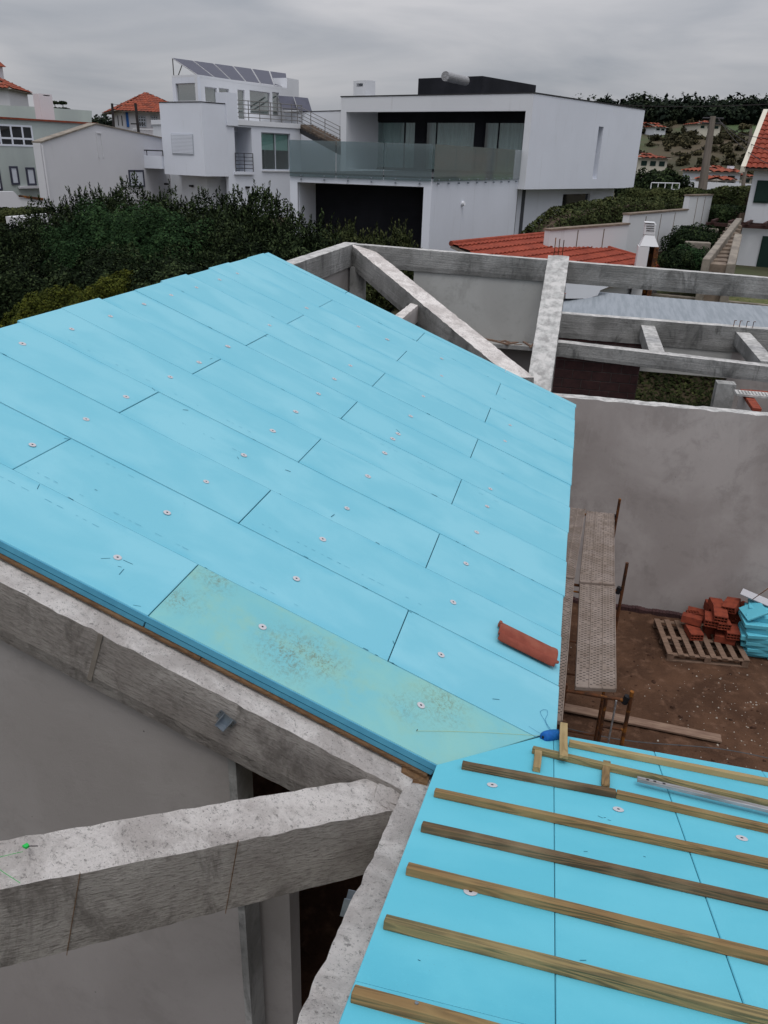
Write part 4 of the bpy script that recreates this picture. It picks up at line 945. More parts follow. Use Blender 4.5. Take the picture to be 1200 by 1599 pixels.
LF=Fac(AL,AB,out=(-1,-.5)); m=MB(); LF.box(m,.32,LF.len,ZB_,ZA_-.003,-.3,0); BF=Fac(AB,AR,out=(0,1)); BF.box(m,.3,BF.len-.3,ZB_,ZA_-.003,-.3,0); m.build('rear_wall',M['white2'],hA)
def inset(pts,k):
    c=sum((V((p[0],p[1],0)) for p in pts),V())/len(pts); return [tuple(((V((p[0],p[1],0))-c)*(1-k)+c).xy) for p in pts]
P4=[AL,AC,AR,AB]
quadz(inset(P4,.04),ZA_-.45,ZA_-.15).build('roof_slab',M['darkgrey'],hA)
quadz(inset(P4,.035),ZB_+.003,ZT-.012).build('floor_slab',M['white2'],hA)
for F_,l in ((Ff,Ff.len),(Fs,Fs.len)): m=MB(); F_.box(m,-.03,l+.03,ZA_+.002,ZA_+.05,-.32,.02); m.build('roof_trim',M['trim'],hA)
DW=-2.4
m=MB(); hs=[]
def uw(x,y=210): return Ff.uz(x,y,DW)
zw1=uw(600,189)[1]; zw0=ZT+.05
wins=[(575,649,[440/1.]),(664,742,[]),(755,819,[])]
for a,b_,_ in wins: hs.append((uw(a)[0],uw(b_)[0],zw0,zw1))
Ff.wall(m,.25,Ff.len-.2,ZT-.01,zt+.25,DW-.18,DW,hs); m.build('window_wall',M['dark'],hA)
for (a,b_,_),mu in zip(wins,((631.5,),(681,),(778,))):
    ua,ub=uw(a)[0],uw(b_)[0]; window(Ff,ua,ub,zw0,zw1,DW-.03,hA,mull=[uw(x)[0] for x in mu],fw=.06)
    cm=MB(); n=int((ub-ua)/.05); 
    for k in range(n):   # folded curtain
        x0=ua+(ub-ua)*k/n; x1=ua+(ub-ua)*(k+1)/n; a0,a1=(DW-.40+.045*math.sin(k*1.9+1.4*math.sin(k*.37)),DW-.40+.045*math.sin((k+1)*1.9+1.4*math.sin((k+1)*.37)))
        i=len(cm.v); cm.v+=[tuple(Ff.pt(x0,zw0,a0)),tuple(Ff.pt(x1,zw0,a1)),tuple(Ff.pt(x1,zw1,a1)),tuple(Ff.pt(x0,zw1,a0))]; cm.f.append((i,i+1,i+2,i+3))
    cm.build('curtain',M['curtain'],hA)
m=MB(); Ff.box(m,.35,Ff.len-.35,ZT,zt+.2,DW-5,DW-4.8); m.build('room_wall',M['white2'],hA)
q=[at_z(653.6,122,H+4.2),at_z(754,118,H+4.2),at_z(838,132.5,H+4.2)]; q.append(q[0]+q[2]-q[1])
quadz(q,ZA_-.1,H+4.2).build('roof_block',M['dark'],hA,bevel=.02)
m=MB(); a=at_y(696,113,43.5); b=at_y(728,121,46); m.tube(a-V((0,0,.15)),b-V((0,0,.15)),.22,20); 
wh=m.build('water_heater',M['alu'],None,smooth=False); tag(wh,'round silver solar water tank lying on the black roof block of the modern house','water tank')
m=MB(); Fc_=Fac(at_y(552,150,43.6).xy,at_y(572,150,43.0).xy); u_,z_=Fc_.uz(552.5,126)
h0,hz1=Fc_.uz(557,130); h1,hz0=Fc_.uz(567,134.5); Fc_.wall(m,0,Fc_.len,ZA_-.1,z_,-.6,0,[(h0,h1,hz0,hz1)]); m.build('chimney',M['white2'],hA)
# garage block and terrace
GL,GK,GR=(-10.25,28.3),(-5.2,28.6),(-2.95,37.55); ZG=H-.58; G0=2.9
Fg=Fac(GL,GK); Fr=Fac(GK,GR)
g0,gz=Fg.uz(464.6,284); g1,_=Fg.uz(662,294); 
m=MB(); Fg.wall(m,0,Fg.len,G0,ZG-.06,-.25,0,[(g0,g1,G0,gz)]); m.build('garage_wall',M['white'],hA)
m=MB(); Fr.box(m,.02,Fr.len,G0,ZG-.063,-.25,-.003); m.build('garage_wall',M['white'],hA)
m=MB(); Fg.box(m,g0-.25,g0-.001,G0,gz+.3,-2.3,-.255); m.build('garage_wall',M['white'],hA)
m=MB(); Fg.box(m,g0,g1+.5,G0,gz+.3,-1.75,-1.55); gd=m.build('garage_door',M['dark'],hA)
m=MB()
for k in range(9): Fg.box(m,g0+.02,g1+.4,G0+.30*k+.28,G0+.30*k+.285,-1.55,-1.546)
m.build('panel_joint',M['black'],gd)
GB_=(GL[0]+1.5,41.0)
quadz([GL,GK,GR,GB_],ZG-.055,ZG).build('terrace_slab',M['trim'],hA)
quadz([(GL[0]+.3,GL[1]+.3),(GK[0]-.3,GK[1]+.3),(GR[0]-.3,GR[1]),(GB_[0],GB_[1])],ZG-.35,ZG-.062).build('ceiling_slab',M['white2'],hA)
m=MB(); LG=Fac(GL,GB_,out=(-1,0)); LG.box(m,.26,LG.len,G0,ZG-.065,-.25,-.003); m.build('garage_wall',M['white'],hA)
for F_,L_,n in ((Fg,Fg.len,3),(Fr,Fr.len,5)):
    for k in range(n):
        m=MB(); F_.box(m,L_*k/n+.012,L_*(k+1)/n-.012,ZG-.14,ZG+1.02,.045,.063); m.build('glass_panel',M['g_glass'],hA)
    for k in range(n*2):
        for zz in (-.10,-.22):
            m=MB(); p=F_.pt(L_*(k+.5)/(n*2),ZG+zz,.0); m.tube(p,p+F_.n*.075,.028,8); m.build('glass_clamp',M['steel'],hA)
p=Fr.pt(Fr.uz(722,318)[0],Fr.uz(722,318)[1],.0); m=MB(); m.tube(p,p+Fr.n*.1+V((0,0,.02)),.085,14); m.build('wall_lamp',M['white2'],hA)
p=Fg.pt(Fg.uz(483,307,-1.0)[0],0,0)
# ground floor under the box
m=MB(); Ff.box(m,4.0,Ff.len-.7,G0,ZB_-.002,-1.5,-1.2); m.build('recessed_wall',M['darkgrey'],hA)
m=MB(); Fl=Fac(AC,AR); w0,wz1=Fl.uz(880,303,-.8); w1_,wz0=Fl.uz(919,330,-.8); Fl.wall(m,.7,Fl.len-.6,G0,ZB_-.002,-1.0,-.8,[(w0,w1_,max(G0+.01,wz0),wz1)]); m.build('lower_wall',M['white'],hA)
m=MB(); Fl.box(m,w0,w1_,G0,wz1,-.96,-.93); m.build('lower_window',M['d_glass'],hA)
m=MB(); p=Fr.pt(Fr.len+.05,G0,-.05); m.tube(p,V((p.x,p.y,ZB_)),.05,8); m.build('downpipe',M['trim'],hA)

# ---------------- white house with solar roof ----------------
B1,B2,B3=(-24.1,45.2),(-21,44.1),(-17.4,50.2); ZBt=H+2.4
hB=thing('terrace_house','white stepped house with roof terrace, glazed rooftop room and outside stair','house',(-21,48,3))
Fa=Fac(B1,B2); Fb=Fac(B2,B3)
zb=Fb.uz(322,275)[1]; uE=Fb.uz(352,165)[0]; 
back=lambda F,u,d: F.pt(u,0,-d).xy
q=[B1,B2,tuple(Fb.pt(uE,0).xy),tuple((Fb.pt(uE,0)+V((-5,3.2,0))).xy),tuple((V((B1[0],B1[1],0))+V((.6,3.5,0))).xy)]
quadz(q,zb,ZBt).build('upper_volume',M['white'],hB)
quadz([tuple(((V((p[0],p[1],0))-V((-21.6,46.5,0)))*1.01+V((-21.6,46.5,0))).xy) for p in q],ZBt+.002,ZBt+.05).build('roof_trim',M['trim'],hB)
s0,sz1=Fa.uz(268.4,209); s1_,sz0=Fa.uz(302.5,240); m=MB(); Fa.box(m,s0-.05,s1_+.05,sz0-.06,sz1+.03,.002,.03); w_=m.build('shutter_frame',M['shutter'],hB); m=MB()
for k in range(14): z=sz0+(sz1-sz0)*k/14; Fa.box(m,s0,s1_,z+.01,z+(sz1-sz0)/14-.008,.031,.05)
m.build('roller_shutter',M['white'],w_)
# lower storey set back
m=MB(); q2=[tuple(Fa.pt(.3,0,-1.0).xy),tuple(Fa.pt(Fa.len-.9,0,-1.0).xy),tuple(Fb.pt(uE+1.4,0,-1.0).xy),tuple((Fb.pt(uE,0)+V((-4,3,0))).xy)]
quadz(q2,2.8,zb-.002).build('lower_volume',M['white2'],hB)
m=MB(); 
for px_,py_ in ((260,287),(299,290),(386,292)):
    u,z=Fb.uz(px_,py_) if px_>330 else Fa.uz(px_,py_,-.9); F_=Fb if px_>330 else Fa; d_=0 if px_>330 else -.95; F_.box(m,u-.13,u+.13,z-.05,z+.05,d_,d_+.12)
m.build('wall_light',M['black'],hB)
# terrace storey
zt2=Fb.uz(420,190.5)[1]; ub0=Fb.uz(359,200)[0]; ub1=Fb.uz(470,200)[0]
r0,rz1=Fb.uz(360,197); r1_,rz0=Fb.uz(395,268); w0,wz1=Fb.uz(408,206); w1_,wz0=Fb.uz(454.5,266)
ubase=min(ub0,uE)
m=MB(); Fb.wall(m,uE+.003,ub1,2.8,zt2,-.28,0,[(r0+.25,r1_,rz0,rz1),(w0,w1_,wz0,wz1)]); m.build('front_wall',M['white'],hB)
m=MB(); Fb.box(m,r0+.1,r1_+.0,rz0-.3,rz1+.3,-1.5,-1.35); Fb.box(m,r1_+.002,r1_+.12,rz0-.3,rz1+.3,-1.349,-.285); Fb.box(m,r0+.1,r1_,rz0-.15,rz0-.003,-1.349,.12); m.build('balcony',M['white'],hB)
m=MB(); Fb.box(m,r0+.9,r0+1.9,rz0,rz0+2.1,-1.345,-1.32); m.build('balcony_door',M['shutter'],hB)
m=MB(); 
for k in range(5): z=rz0+.18+k*.2; m.tube(Fb.pt(r0+.2,z,.06),Fb.pt(r1_,z,.06),.018,6)
for u in (r0+.2,(r0+r1_)/2+.1,r1_): m.tube(Fb.pt(u,rz0,.06),Fb.pt(u,rz0+1.0,.06),.022,6)
m.build('balcony_rail',M['trim'],hB)
window(Fb,w0,w1_,wz0,wz1,-.1,hB,fm='shutter',fw=.06,mull=[(w0+w1_)/2])
m=MB(); zm=wz0+(wz1-wz0)*.54; Fb.box(m,w0+.05,(w0+w1_)/2-.04,zm,wz1-.03,-.24,-.22); Fb.box(m,(w0+w1_)/2+.04,w1_-.05,zm,wz1-.03,-.24,-.22); m.build('blind',M['blind'],hB)
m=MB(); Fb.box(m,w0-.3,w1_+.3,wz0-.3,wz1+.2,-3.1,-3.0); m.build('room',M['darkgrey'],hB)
m=MB(); Fb.box(m,w0-.04,w1_+.04,wz0-.07,wz0-.003,-.05,.07); m.build('sill',M['white2'],hB)
# body behind the terrace wall
q=[tuple(Fb.pt(uE+.1,0,-3.2).xy),tuple(Fb.pt(ub1-.0,0,-3.2).xy),tuple(Fb.pt(ub1,0,-8).xy),tuple(Fb.pt(uE+.1,0,-8).xy)]; quadz(q,2.8,zt2-.26).build('body',M['white2'],hB)
m=MB(); Fb.box(m,ub1-.25,ub1-.003,2.8,zt2-.25,-3.2,-.285); m.build('end_wall',M['white'],hB)
m=MB(); Fb.box(m,uE+.01,ub1+.05,zt2-.24,zt2+.02,-8,.08); m.build('terrace_slab',M['white2'],hB)
f0,fz=Fb.uz(351,143.5); f1,_=Fb.uz(368.5,145); m=MB(); Fb.box(m,f0,f1,zt2-.3,fz,-.9,.10); m.build('fin_wall',M['white'],hB)
# rooftop room
ZP=H+3.8; P1,P2,P3=at_z(268.4,121,ZP),at_z(308,119.5,ZP),at_z(449,140.5,ZP); P1=P1.xy;P2=P2.xy;P3=P3.xy
Fp=Fac(P1,P2); Fq=Fac(P2,P3); zp0=zt2
def pw(F,x0,y0,x1,y1,**k):
    a,z1_=F.uz(x0,y0); b_,z0=F.uz(x1,y1); return (a,b_,max(z0,zp0+.05),z1_)
hp=[pw(Fp,274,130,307,158)]; m=MB(); Fp.wall(m,0,Fp.len,zp0,ZP,-.2,0,hp); m.build('rooftop_wall',M['white'],hB)
hq=[pw(Fq,320,134.5,340,161),pw(Fq,342,136.5,359,163),pw(Fq,371,139,384,187),pw(Fq,390,140,423,180),pw(Fq,425.5,143,437,182)]
m=MB(); Fq.wall(m,.002,Fq.len,zp0,ZP-.003,-.2,-.002,hq); m.build('rooftop_wall',M['white2'],hB)
for F_,hs in ((Fp,hp),(Fq,hq)):
    for h_ in hs: window(F_,*h_,-.08,hB,fm='pvframe',fw=.05,gl='r_glass')
c4=V((P1.x+P3.x-P2.x,P1.y+P3.y-P2.y)); quadz([P1,P2,P3,c4],ZP+.002,ZP+.12).build('rooftop_slab',M['white2'],hB)
m=MB(); Fq.box(m,.3,Fq.len,zp0,ZP-.01,-2.0,-1.9); m.build('rooftop_back_wall',M['white2'],hB)
c0,cz=Fq.uz(450,121); c1,cb=Fq.uz(471,150); m=MB(); Fq.box(m,c0+.02,c0+(c1-c0)*.9,zp0,cz,-1.2,-.1); m.build('chimney',M['white2'],hB)
# terrace railing
m=MB(); rt0,rt1=Fb.uz(371,187)[0],ub1+.1
for k in range(5): z=zt2+.18+k*.21; m.tube(Fb.pt(rt0,z,.0),Fb.pt(rt1,z,.0),.022,6)
for k in range(7): u=rt0+(rt1-rt0)*k/6; m.tube(Fb.pt(u,zt2,0),Fb.pt(u,zt2+1.05,0),.025,6)
m.build('terrace_rail',M['rail'],hB)
# outside stair
WY=49.5; sa=Fb.pt(ub1,zt2,-.3); sb=at_y(531,229,46.5); m=MB(); d=sb-sa; sd=V((d.y,-d.x,0)).normalized()*-.9
q=[sa,sa+sd,sb+sd,sb]; m.hexa([p-V((0,0,.42)) for p in q],[p-V((0,0,.02)) for p in q]); m.build('stair_flight',M['trim'],hB)
m=MB()
for k in range(14):
    t0,t1_=k/14,(k+1)/14; a=sa+d*t0; b_=sa+d*t1_; q=[V((p.x,p.y,0)) for p in (a,a+sd,b_+sd,b_)]
    if (q[1]-q[0]).cross(q[2]-q[1]).z<0: q.reverse()
    m.hexa([p+V((0,0,b_.z-.1)) for p in q],[p+V((0,0,a.z)) for p in q])
m.build('stair_tread',M['step'],hB)
m=MB()
for k in range(5): m.tube(sa+V((0,0,.22+k*.2)),sb+V((0,0,.22+k*.2)),.02,6)
for k in range(4): p=sa.lerp(sb,k/3); m.tube(p,p+V((0,0,1.05)),.025,6)
m.build('stair_rail',M['rail'],hB)
# white wall behind the stair
wb=thing('boundary_wall','plain white wall with a dark coping between the stair and the modern house','wall',at_y(510,230,51))
Fw=Fac(at_y(478,200,53).xy,at_y(545,200,50.5).xy); u_,z_=Fw.uz(500,174); m=MB(); Fw.box(m,-2.4,Fw.len,2.8,z_,-.25,0); m.build('wall',M['white2'],wb); m=MB(); Fw.box(m,-2.4,Fw.len,z_+.002,z_+.05,-.27,.02); m.build('coping',M['trim'],wb)
# left balcony
u_,z_=Fa.uz(206,241.5); u2_,z2b=Fa.uz(256,262); m=MB(); Fa.box(m,u_,u2_+.0,z2b-.05,z_,-.05,.12); Fa.box(m,u_,-.002,z2b-.05,z2b+.1,-1.6,-.052); m.build('side_balcony',M['white'],hB)
m=MB(); m.tube(Fa.pt(u_,z_+.28,.03),Fa.pt(0,z_+.28,.03),.035,6)
for k in range(3): u=u_*(1-k/2); m.tube(Fa.pt(u,z_,.03),Fa.pt(u,z_+.28,.03),.025,6)
m.build('side_balcony_rail',M['trim'],hB)
# solar array
ZS=H+5.5; s00=at_z(310.4,119,ZP+.2); s10=at_z(449.6,136.6,ZP+.2); s01=at_z(267.5,90.4,ZS); s11=at_z(447.5,115,ZS)
sol=thing('solar_array','row of six dark solar panels tilted on a frame above the rooftop room','solar panels',s00)
for k in range(6):
    a0,a1=s00.lerp(s10,k/6+.004),s00.lerp(s10,(k+1)/6-.004); b0,b1=s01.lerp(s11,k/6+.004),s01.lerp(s11,(k+1)/6-.004)
    n=(a1-a0).cross(b0-a0).normalized(); n=n if n.z>0 else -n
    m=MB(); m.hexa([a0,a1,b1,b0] if (a1-a0).cross(b0-a0).z>0 else [b0,b1,a1,a0],[p+n*.04 for p in ([a0,a1,b1,b0] if (a1-a0).cross(b0-a0).z>0 else [b0,b1,a1,a0])]); f_=m.build('panel',M['pvframe'],sol)
    c=(a0+a1+b0+b1)/4; ii=[c+(p-c)*.965+n*.042 for p in (a0,a1,b1,b0)]; m=MB(); m.hexa(ii if (ii[1]-ii[0]).cross(ii[2]-ii[0]).z>0 else ii[::-1],[p+n*.004 for p in (ii if (ii[1]-ii[0]).cross(ii[2]-ii[0]).z>0 else ii[::-1])]); m.build('cells',M['pv'],f_)
m=MB()
for t_ in (.01,.33,.66,.99):
    a=s00.lerp(s10,t_); b_=s01.lerp(s11,t_); ft=V((b_.x,b_.y,ZP+.12)); md=a.lerp(b_,.62)
    m.tube(b_,ft,.035,6); m.tube(ft,md,.03,6); m.tube(a,b_,.03,6)
m.build('support_frame',M['rail'],sol)
GC='flat solar collectors on the white roof terrace'
for nm,(a,b_,c,d_) in (('left',((434.6,149),(457.5,150.5),(464,171),(441,169.5))),('right',((459.5,150.5),(480.5,152.5),(487,174),(466,172)))):
    q=[at_y(*a,54),at_y(*b_,54.5),at_y(*c,53.3),at_y(*d_,52.8)]; m=MB(); m.prism(q,V((0,.12,-.03))); o=m.build('solar_collector',M['pv'],None); tag(o,'dark tilted solar collector on the terrace, the %s one of the pair'%nm,'solar collector',GC)

# ---------------- grey gabled neighbour and pale green houses ----------------
hD=thing('gabled_house','weathered pale house whose blank gable wall has a thin vertical slot','house',(-26,41,3))
Fd=Fac(at_y(62,222,38).xy,at_y(256,222,47.5).xy)
gp=[(62.5,223),(150,194),(262,218),(262,318),(72,335)]
m=MB(); q=[Fd.uz(*p) for p in gp]; q=q[:3]+[(q[3][0],2.6),(q[4][0],2.6)]
q[4]=(q[0][0],2.6); q[3]=(q[2][0],2.6)
m.prism([Fd.pt(u,z,-.5) for u,z in q],Fd.n*.5); m.build('gable_wall',M['oldwhite'],hD)
m=MB()
for a,b_ in ((q[0],q[1]),(q[1],q[2])): m.prism([Fd.pt(a[0],a[1]+.002,-.56),Fd.pt(b_[0],b_[1]+.002,-.56),Fd.pt(b_[0],b_[1]+.07,-.56),Fd.pt(a[0],a[1]+.07,-.56)],Fd.n*.62)
m.build('verge',M['stone'],hD)
a,z1_=Fd.uz(149.5,208); b_,z0=Fd.uz(156,246); m=MB(); Fd.box(m,a,a+.09,z0,z1_,0,.03); Fd.box(m,a+.35,a+.44,z0,z1_,0,.03); Fd.box(m,a,a+.44,z1_,z1_+.06,0,.04); m.build('slot_frame',M['oldwhite'],hD)
def shutterwin(F,x0,y0,x1,y1,parent,fm='pv',sm_='white'):
    a,z1_=F.uz(x0,y0); b_,z0=F.uz(x1,y1); m=MB(); F.wall(m,a,b_,z0,z1_,.0,.05,[(a+.1,b_-.1,z0+.1,z1_-.1)]); o=m.build('window_frame',M[fm],parent); m=MB()
    n=12
    for k in range(n): z=z0+.1+(z1_-z0-.2)*k/n; F.box(m,a+.1,b_-.1,z,z+(z1_-z0-.2)/n-.015,.002,.03)
    F.box(m,a+.1,b_-.1,z0+.1,z1_-.1,.0,.012); m.build('shutter',M[sm_],o)
shutterwin(Fd,200,265,226,291.5,hD)
m=MB(); a=Fd.uz(61,222); m.tube(Fd.pt(a[0]+.12,2.6,.08),Fd.pt(a[0]+.1,a[1]-.1,.08),.05,8); m.build('downpipe',M['oldwhite'],hD)
hC=thing('green_house','pale green house with a wide dark loggia window above two small shuttered windows','house',(-32,40,3))
Fc=Fac(at_y(0,230,39).xy,at_y(150,230,45).xy)
zc=Fc.uz(75,189.5)[1]; uc0,uc1=Fc.uz(-90,230)[0],Fc.uz(152,200)[0]
wa,wz1=Fc.uz(0,193); wbb,wz0=Fc.uz(54,229)
wa-=2.2
m=MB(); Fc.wall(m,uc0,uc1,2.6,zc,-.25,0,[(wa+.05,wbb,wz0,wz1)]); m.build('front_wall',M['green_wall'],hC)
quadz([Fc.pt(uc0,0,-.26).xy,Fc.pt(uc1,0,-.26).xy,Fc.pt(uc1,0,-6).xy,Fc.pt(uc0,0,-6).xy],2.6,zc-.01).build('body',M['darkgrey'],hC)
mull=[wa+.05+(wbb-wa)*k/6 for k in range(1,6)]
window(Fc,wa+.05,wbb,wz0,wz1,.02,hC,fm='white',fw=.09,mull=mull,gl='d_glass',hm=[wz0+.38])
m=MB(); Fc.box(m,uc0,uc1,zc,zc+.09,-6,.12); m.build('eave_strip',M['oldtiles'],hC)
shutterwin(Fc,13.5,259,31,288,hC); shutterwin(Fc,39,261,57,289,hC); shutterwin(Fc,-14,262,4,297,hC)
m=MB(); z=Fc.uz(40,290)[1]; Fc.box(m,Fc.uz(28,290)[0],Fc.uz(62,290)[0],z-.12,z,0,.18); m.build('ledge',M['oldwhite'],hC)
# roof terrace wall, chimney and tower behind
tw=thing('roof_parapet','long pale green parapet wall behind the red edged roof','wall',at_y(70,190,50))
Fz=Fac(at_y(-60,180,49).xy,at_y(143,180,53).xy); m=MB(); Fz.poly(m,[(-60,161),(50,166),(143,172.5),(143,196),(-60,196)],-.3,0); m.build('wall',M['green_wall'],tw)
q=at_y(70,188,45.5); chm=thing('chimney_stack','tall whitish square chimney with a dark slot rising from the green house','chimney',q)
F_=Fac(at_y(63,180,45.3).xy,at_y(84,180,46).xy); m=MB(); a,z1_=F_.uz(60,145.5,0); b_,_=F_.uz(81,146.5); h0,hz1=F_.uz(67,147.5); h1,hz0=F_.uz(78,150); F_.wall(m,a,b_,zc-.3,z1_,-.8,0,[(h0,h1,hz0,hz1)]); m.build('shaft',M['oldwhite'],chm)
def tiled(name,poly,parent,mt='oldtiles',pitch=.22,depth=.05,course=.36,res=5,thick=.06):
    # polygon in space (planar); first edge is the eave; rolls run up the slope
    P=[V(p) for p in poly]; e=(P[1]-P[0]).normalized(); n=e.cross(P[-1]-P[0]).normalized(); n=n if n.z>0 else -n; s=n.cross(e); s=s if s.z>0 else -s
    q=[((p-P[0]).dot(e),(p-P[0]).dot(s)) for p in P]; a0,a1=min(x for x,_ in q),max(x for x,_ in q); b0,b1=min(y for _,y in q),max(y for _,y in q)
    def ins_(x,y):
        c=False; j=len(q)-1
        for i in range(len(q)):
            if (q[i][1]>y)!=(q[j][1]>y) and x<(q[j][0]-q[i][0])*(y-q[i][1])/(q[j][1]-q[i][1])+q[i][0]: c=not c
            j=i
        return c
    du=pitch/res; nu=int((a1-a0)/du)+1; rows=[]; nr=int((b1-b0)/course)+1; m=MB(); idx={}
    def vt(i,k,top):
        key=(i,k,top)
        if key not in idx:
            u=a0+i*du; v=b0+(k+(1 if top else 0))*course; h=depth*(abs(math.sin(math.pi*u/pitch))**.8)+(.0 if top else .035)
            idx[key]=len(m.v); m.v.append(tuple(P[0]+e*u+s*min(v,b1)+n*(h+.004*random.random())))
        return idx[key]
    for k in range(nr):
        for i in range(nu):
            if ins_(a0+(i+.5)*du,b0+(k+.5)*course): 
                m.f.append((vt(i,k,0),vt(i+1,k,0),vt(i+1,k,1),vt(i,k,1)))
                if k>0 and (i,k-1,1) in idx and (i+1,k-1,1) in idx: m.f.append((vt(i,k-1,1),vt(i+1,k-1,1),vt(i+1,k,0),vt(i,k,0)))
    o=m.build(name,M[mt],parent)
    m=MB(); m.prism([p-n*.02 for p in (P if (P[1]-P[0]).cross(P[-1]-P[0]).z>0 else P[::-1])],-n*thick); m.build('roof_board',M['stone'],o); return o
def hiphouse(name,label,A,B,depth,z0,z1_,zr,parent=None,wall='creamw',over=.5,tilesm='oldtiles',inset_=None,pitch=.5,wins=(),gable=False,chim=None,fwin='greenshut'):
    F=Fac(A,B); h=thing(name,label,'house',(A[0],A[1],z0)); w_=F.len
    m=MB(); F.box(m,0,w_,z0,z1_,-depth,0); m.build('wall',M[wall],h)
    i_=inset_ if inset_ is not None else depth/2
    c=[F.pt(-over,z1_,over),F.pt(w_+over,z1_,over),F.pt(w_+over,z1_,-depth-over),F.pt(-over,z1_,-depth-over)]
    if gable: r=[F.pt(-over,zr,-depth/2),F.pt(w_+over,zr,-depth/2)]
    else: r=[F.pt(i_,zr,-depth/2),F.pt(w_-i_,zr,-depth/2)]
    tiled('roof',[c[0],c[1],r[1],r[0]],h,tilesm,pitch=pitch,depth=pitch*.16,course=pitch*1.5,res=4); tiled('roof',[c[2],c[3],r[0],r[1]],h,tilesm,pitch=pitch,depth=pitch*.16,course=pitch*1.5,res=4)
    if not gable:
        tiled('roof',[c[1],c[2],r[1]],h,tilesm,pitch=pitch,depth=pitch*.16,course=pitch*1.5,res=4); tiled('roof',[c[3],c[0],r[0]],h,tilesm,pitch=pitch,depth=pitch*.16,course=pitch*1.5,res=4)
    else:
        m=MB()
        for u in (0,w_-.2): m.prism([F.pt(u,z1_+.002,0),F.pt(u,z1_+.002,-depth),F.pt(u,zr-.15,-depth/2)],F.d*.2)
        m.build('gable',M[wall],h)
    for (a,b_,za,zb_) in wins:
        m=MB(); F.box(m,a,b_,za,zb_,0,.06); o=m.build('window',M[fwin],h)
    if chim: m=MB(); F.box(m,chim[0],chim[0]+.7,z1_,chim[1],-depth/2-.4,-depth/2+.4); m.build('chimney',M[wall],h)
    return h,F
# tower-like house at the far left
a=at_y(-90,134,53); b_=at_y(12,136,54.5); hiphouse('tower_house','white upper storey under a small red hipped roof at the far left edge','%s'%0 and a.xy,b_.xy,4.5,6,a.z,a.z+1.25,wall='oldwhite',over=.35,pitch=.3,tilesm='oldtiles')
a=at_y(-26,105,58); m=MB(); m.box(a.x-.5,a.x+.9,58,59,a.z-2.5,a.z+.15); ch2=thing('lantern_chimney','small white chimney with a red cap behind the far left roof','chimney',(a.x,58,a.z-1)); m.build('shaft',M['oldwhite'],ch2); m=MB(); m.hexa([(a.x-.7,57.8,a.z+.15),(a.x+1.1,57.8,a.z+.15),(a.x+1.1,59.2,a.z+.15),(a.x-.7,59.2,a.z+.15)],[(a.x+.1,58.4,a.z+1.0),(a.x+.3,58.4,a.z+1.0),(a.x+.3,58.6,a.z+1.0),(a.x+.1,58.6,a.z+1.0)]); m.build('cap',M['oldtiles'],ch2)
# red roofed house behind
a=at_y(190,173,80); b_=at_y(290,175,84); zF=a.z
h_,F6=hiphouse('red_roof_house','white house with a broad red hipped roof and lattice windows, behind the gabled house','%s'%0 and a.xy,b_.xy,8,3,zF,at_y(226,144,85).z,wall='oldwhite',over=.9,pitch=.35,inset_=3.2)
for x0,x1 in ((215,229),(235,248)):
    u0_,z1_=F6.uz(x0,180); u1_,z0=F6.uz(x1,198.5); window(F6,u0_,u1_,z0,z1_,.08,h_,fm='shutter',fw=.10,mull=[u0_+(u1_-u0_)*k/3 for k in (1,2)],gl='d_glass',hm=[z0+(z1_-z0)*k/4 for k in (1,2,3)])
u0_,z1_=F6.uz(196,175); u1_,z0=F6.uz(202,198); m=MB(); F6.box(m,u0_,u1_,z0,z1_,0,.12); m.build('blue_pillar',M['blue'],h_)
for x in (183,189): u0_,z1_=F6.uz(x,180); u1_,z0=F6.uz(x+3,196); m=MB(); F6.box(m,u0_,u1_,z0,z1_,0,.05); m.build('window',M['d_glass'],h_)
m=MB(); zz=F6.uz(230,203)[1]
for k in range(26): u=F6.uz(205,205)[0]+k*.28; m.tube(F6.pt(u,zz-.6,1.2),F6.pt(u,zz,1.2),.05,6)
F6.box(m,F6.uz(205,205)[0],F6.uz(262,205)[0],zz,zz+.12,1.1,1.3); m.build('balustrade',M['oldwhite'],h_)
m=MB(); F6.box(m,F6.uz(225,212)[0],F6.uz(262,212)[0],zz-1.2,zz-.65,.9,1.4); m.build('red_canopy',M['oldtiles'],h_)

# ---------------- orange roofed outbuilding ----------------
zR,zE=H-2.0,H-2.85
r0_,r1_=at_z(660,386.5,zR),at_z(868,365,zR); e1_=at_z(1062,421,zE); e0_=e1_+(r0_-r1_).normalized()*7.4; r0_=r1_+(r0_-r1_).normalized()*5.6
ob=thing('outbuilding','low white outbuilding with a bright orange-red tiled roof just beyond the concrete beam','outbuilding',(e1_.x-3,e1_.y,3))
tiled('roof',[e0_,e1_,r1_,r0_],ob,'tiles',pitch=.21,depth=.045,course=.36,res=6)
m=MB(); m.tube(r0_+V((0,0,.03)),r1_+V((0,0,.03)),.07,8); m.tube(r1_+V((0,0,.03)),e1_+V((0,0,.03)),.07,8); m.build('ridge_tiles',M['tiles'],ob)
Fo=Fac(e0_.xy,e1_.xy); L_=Fo.len; 
m=MB(); Fo.box(m,.3,L_-.5,1.5,zE-.1,-3.5,-.4); m.build('wall',M['garden_wall'],ob)
# white garden walls glimpsed under the beam
m=MB(); gwl=thing('low_wall','short stained white wall seen under the far concrete beam','wall',at_y(930,462,19.6))
F_=Fac(at_y(884,450,19.3).xy,at_y(958,450,20.6).xy); m=MB(); F_.poly(m,[(884,438),(955,433),(953,447),(938,453),(934,461),(918,466),(884,466)],-.25,0); m.build('wall',M['garden_wall'],gwl)

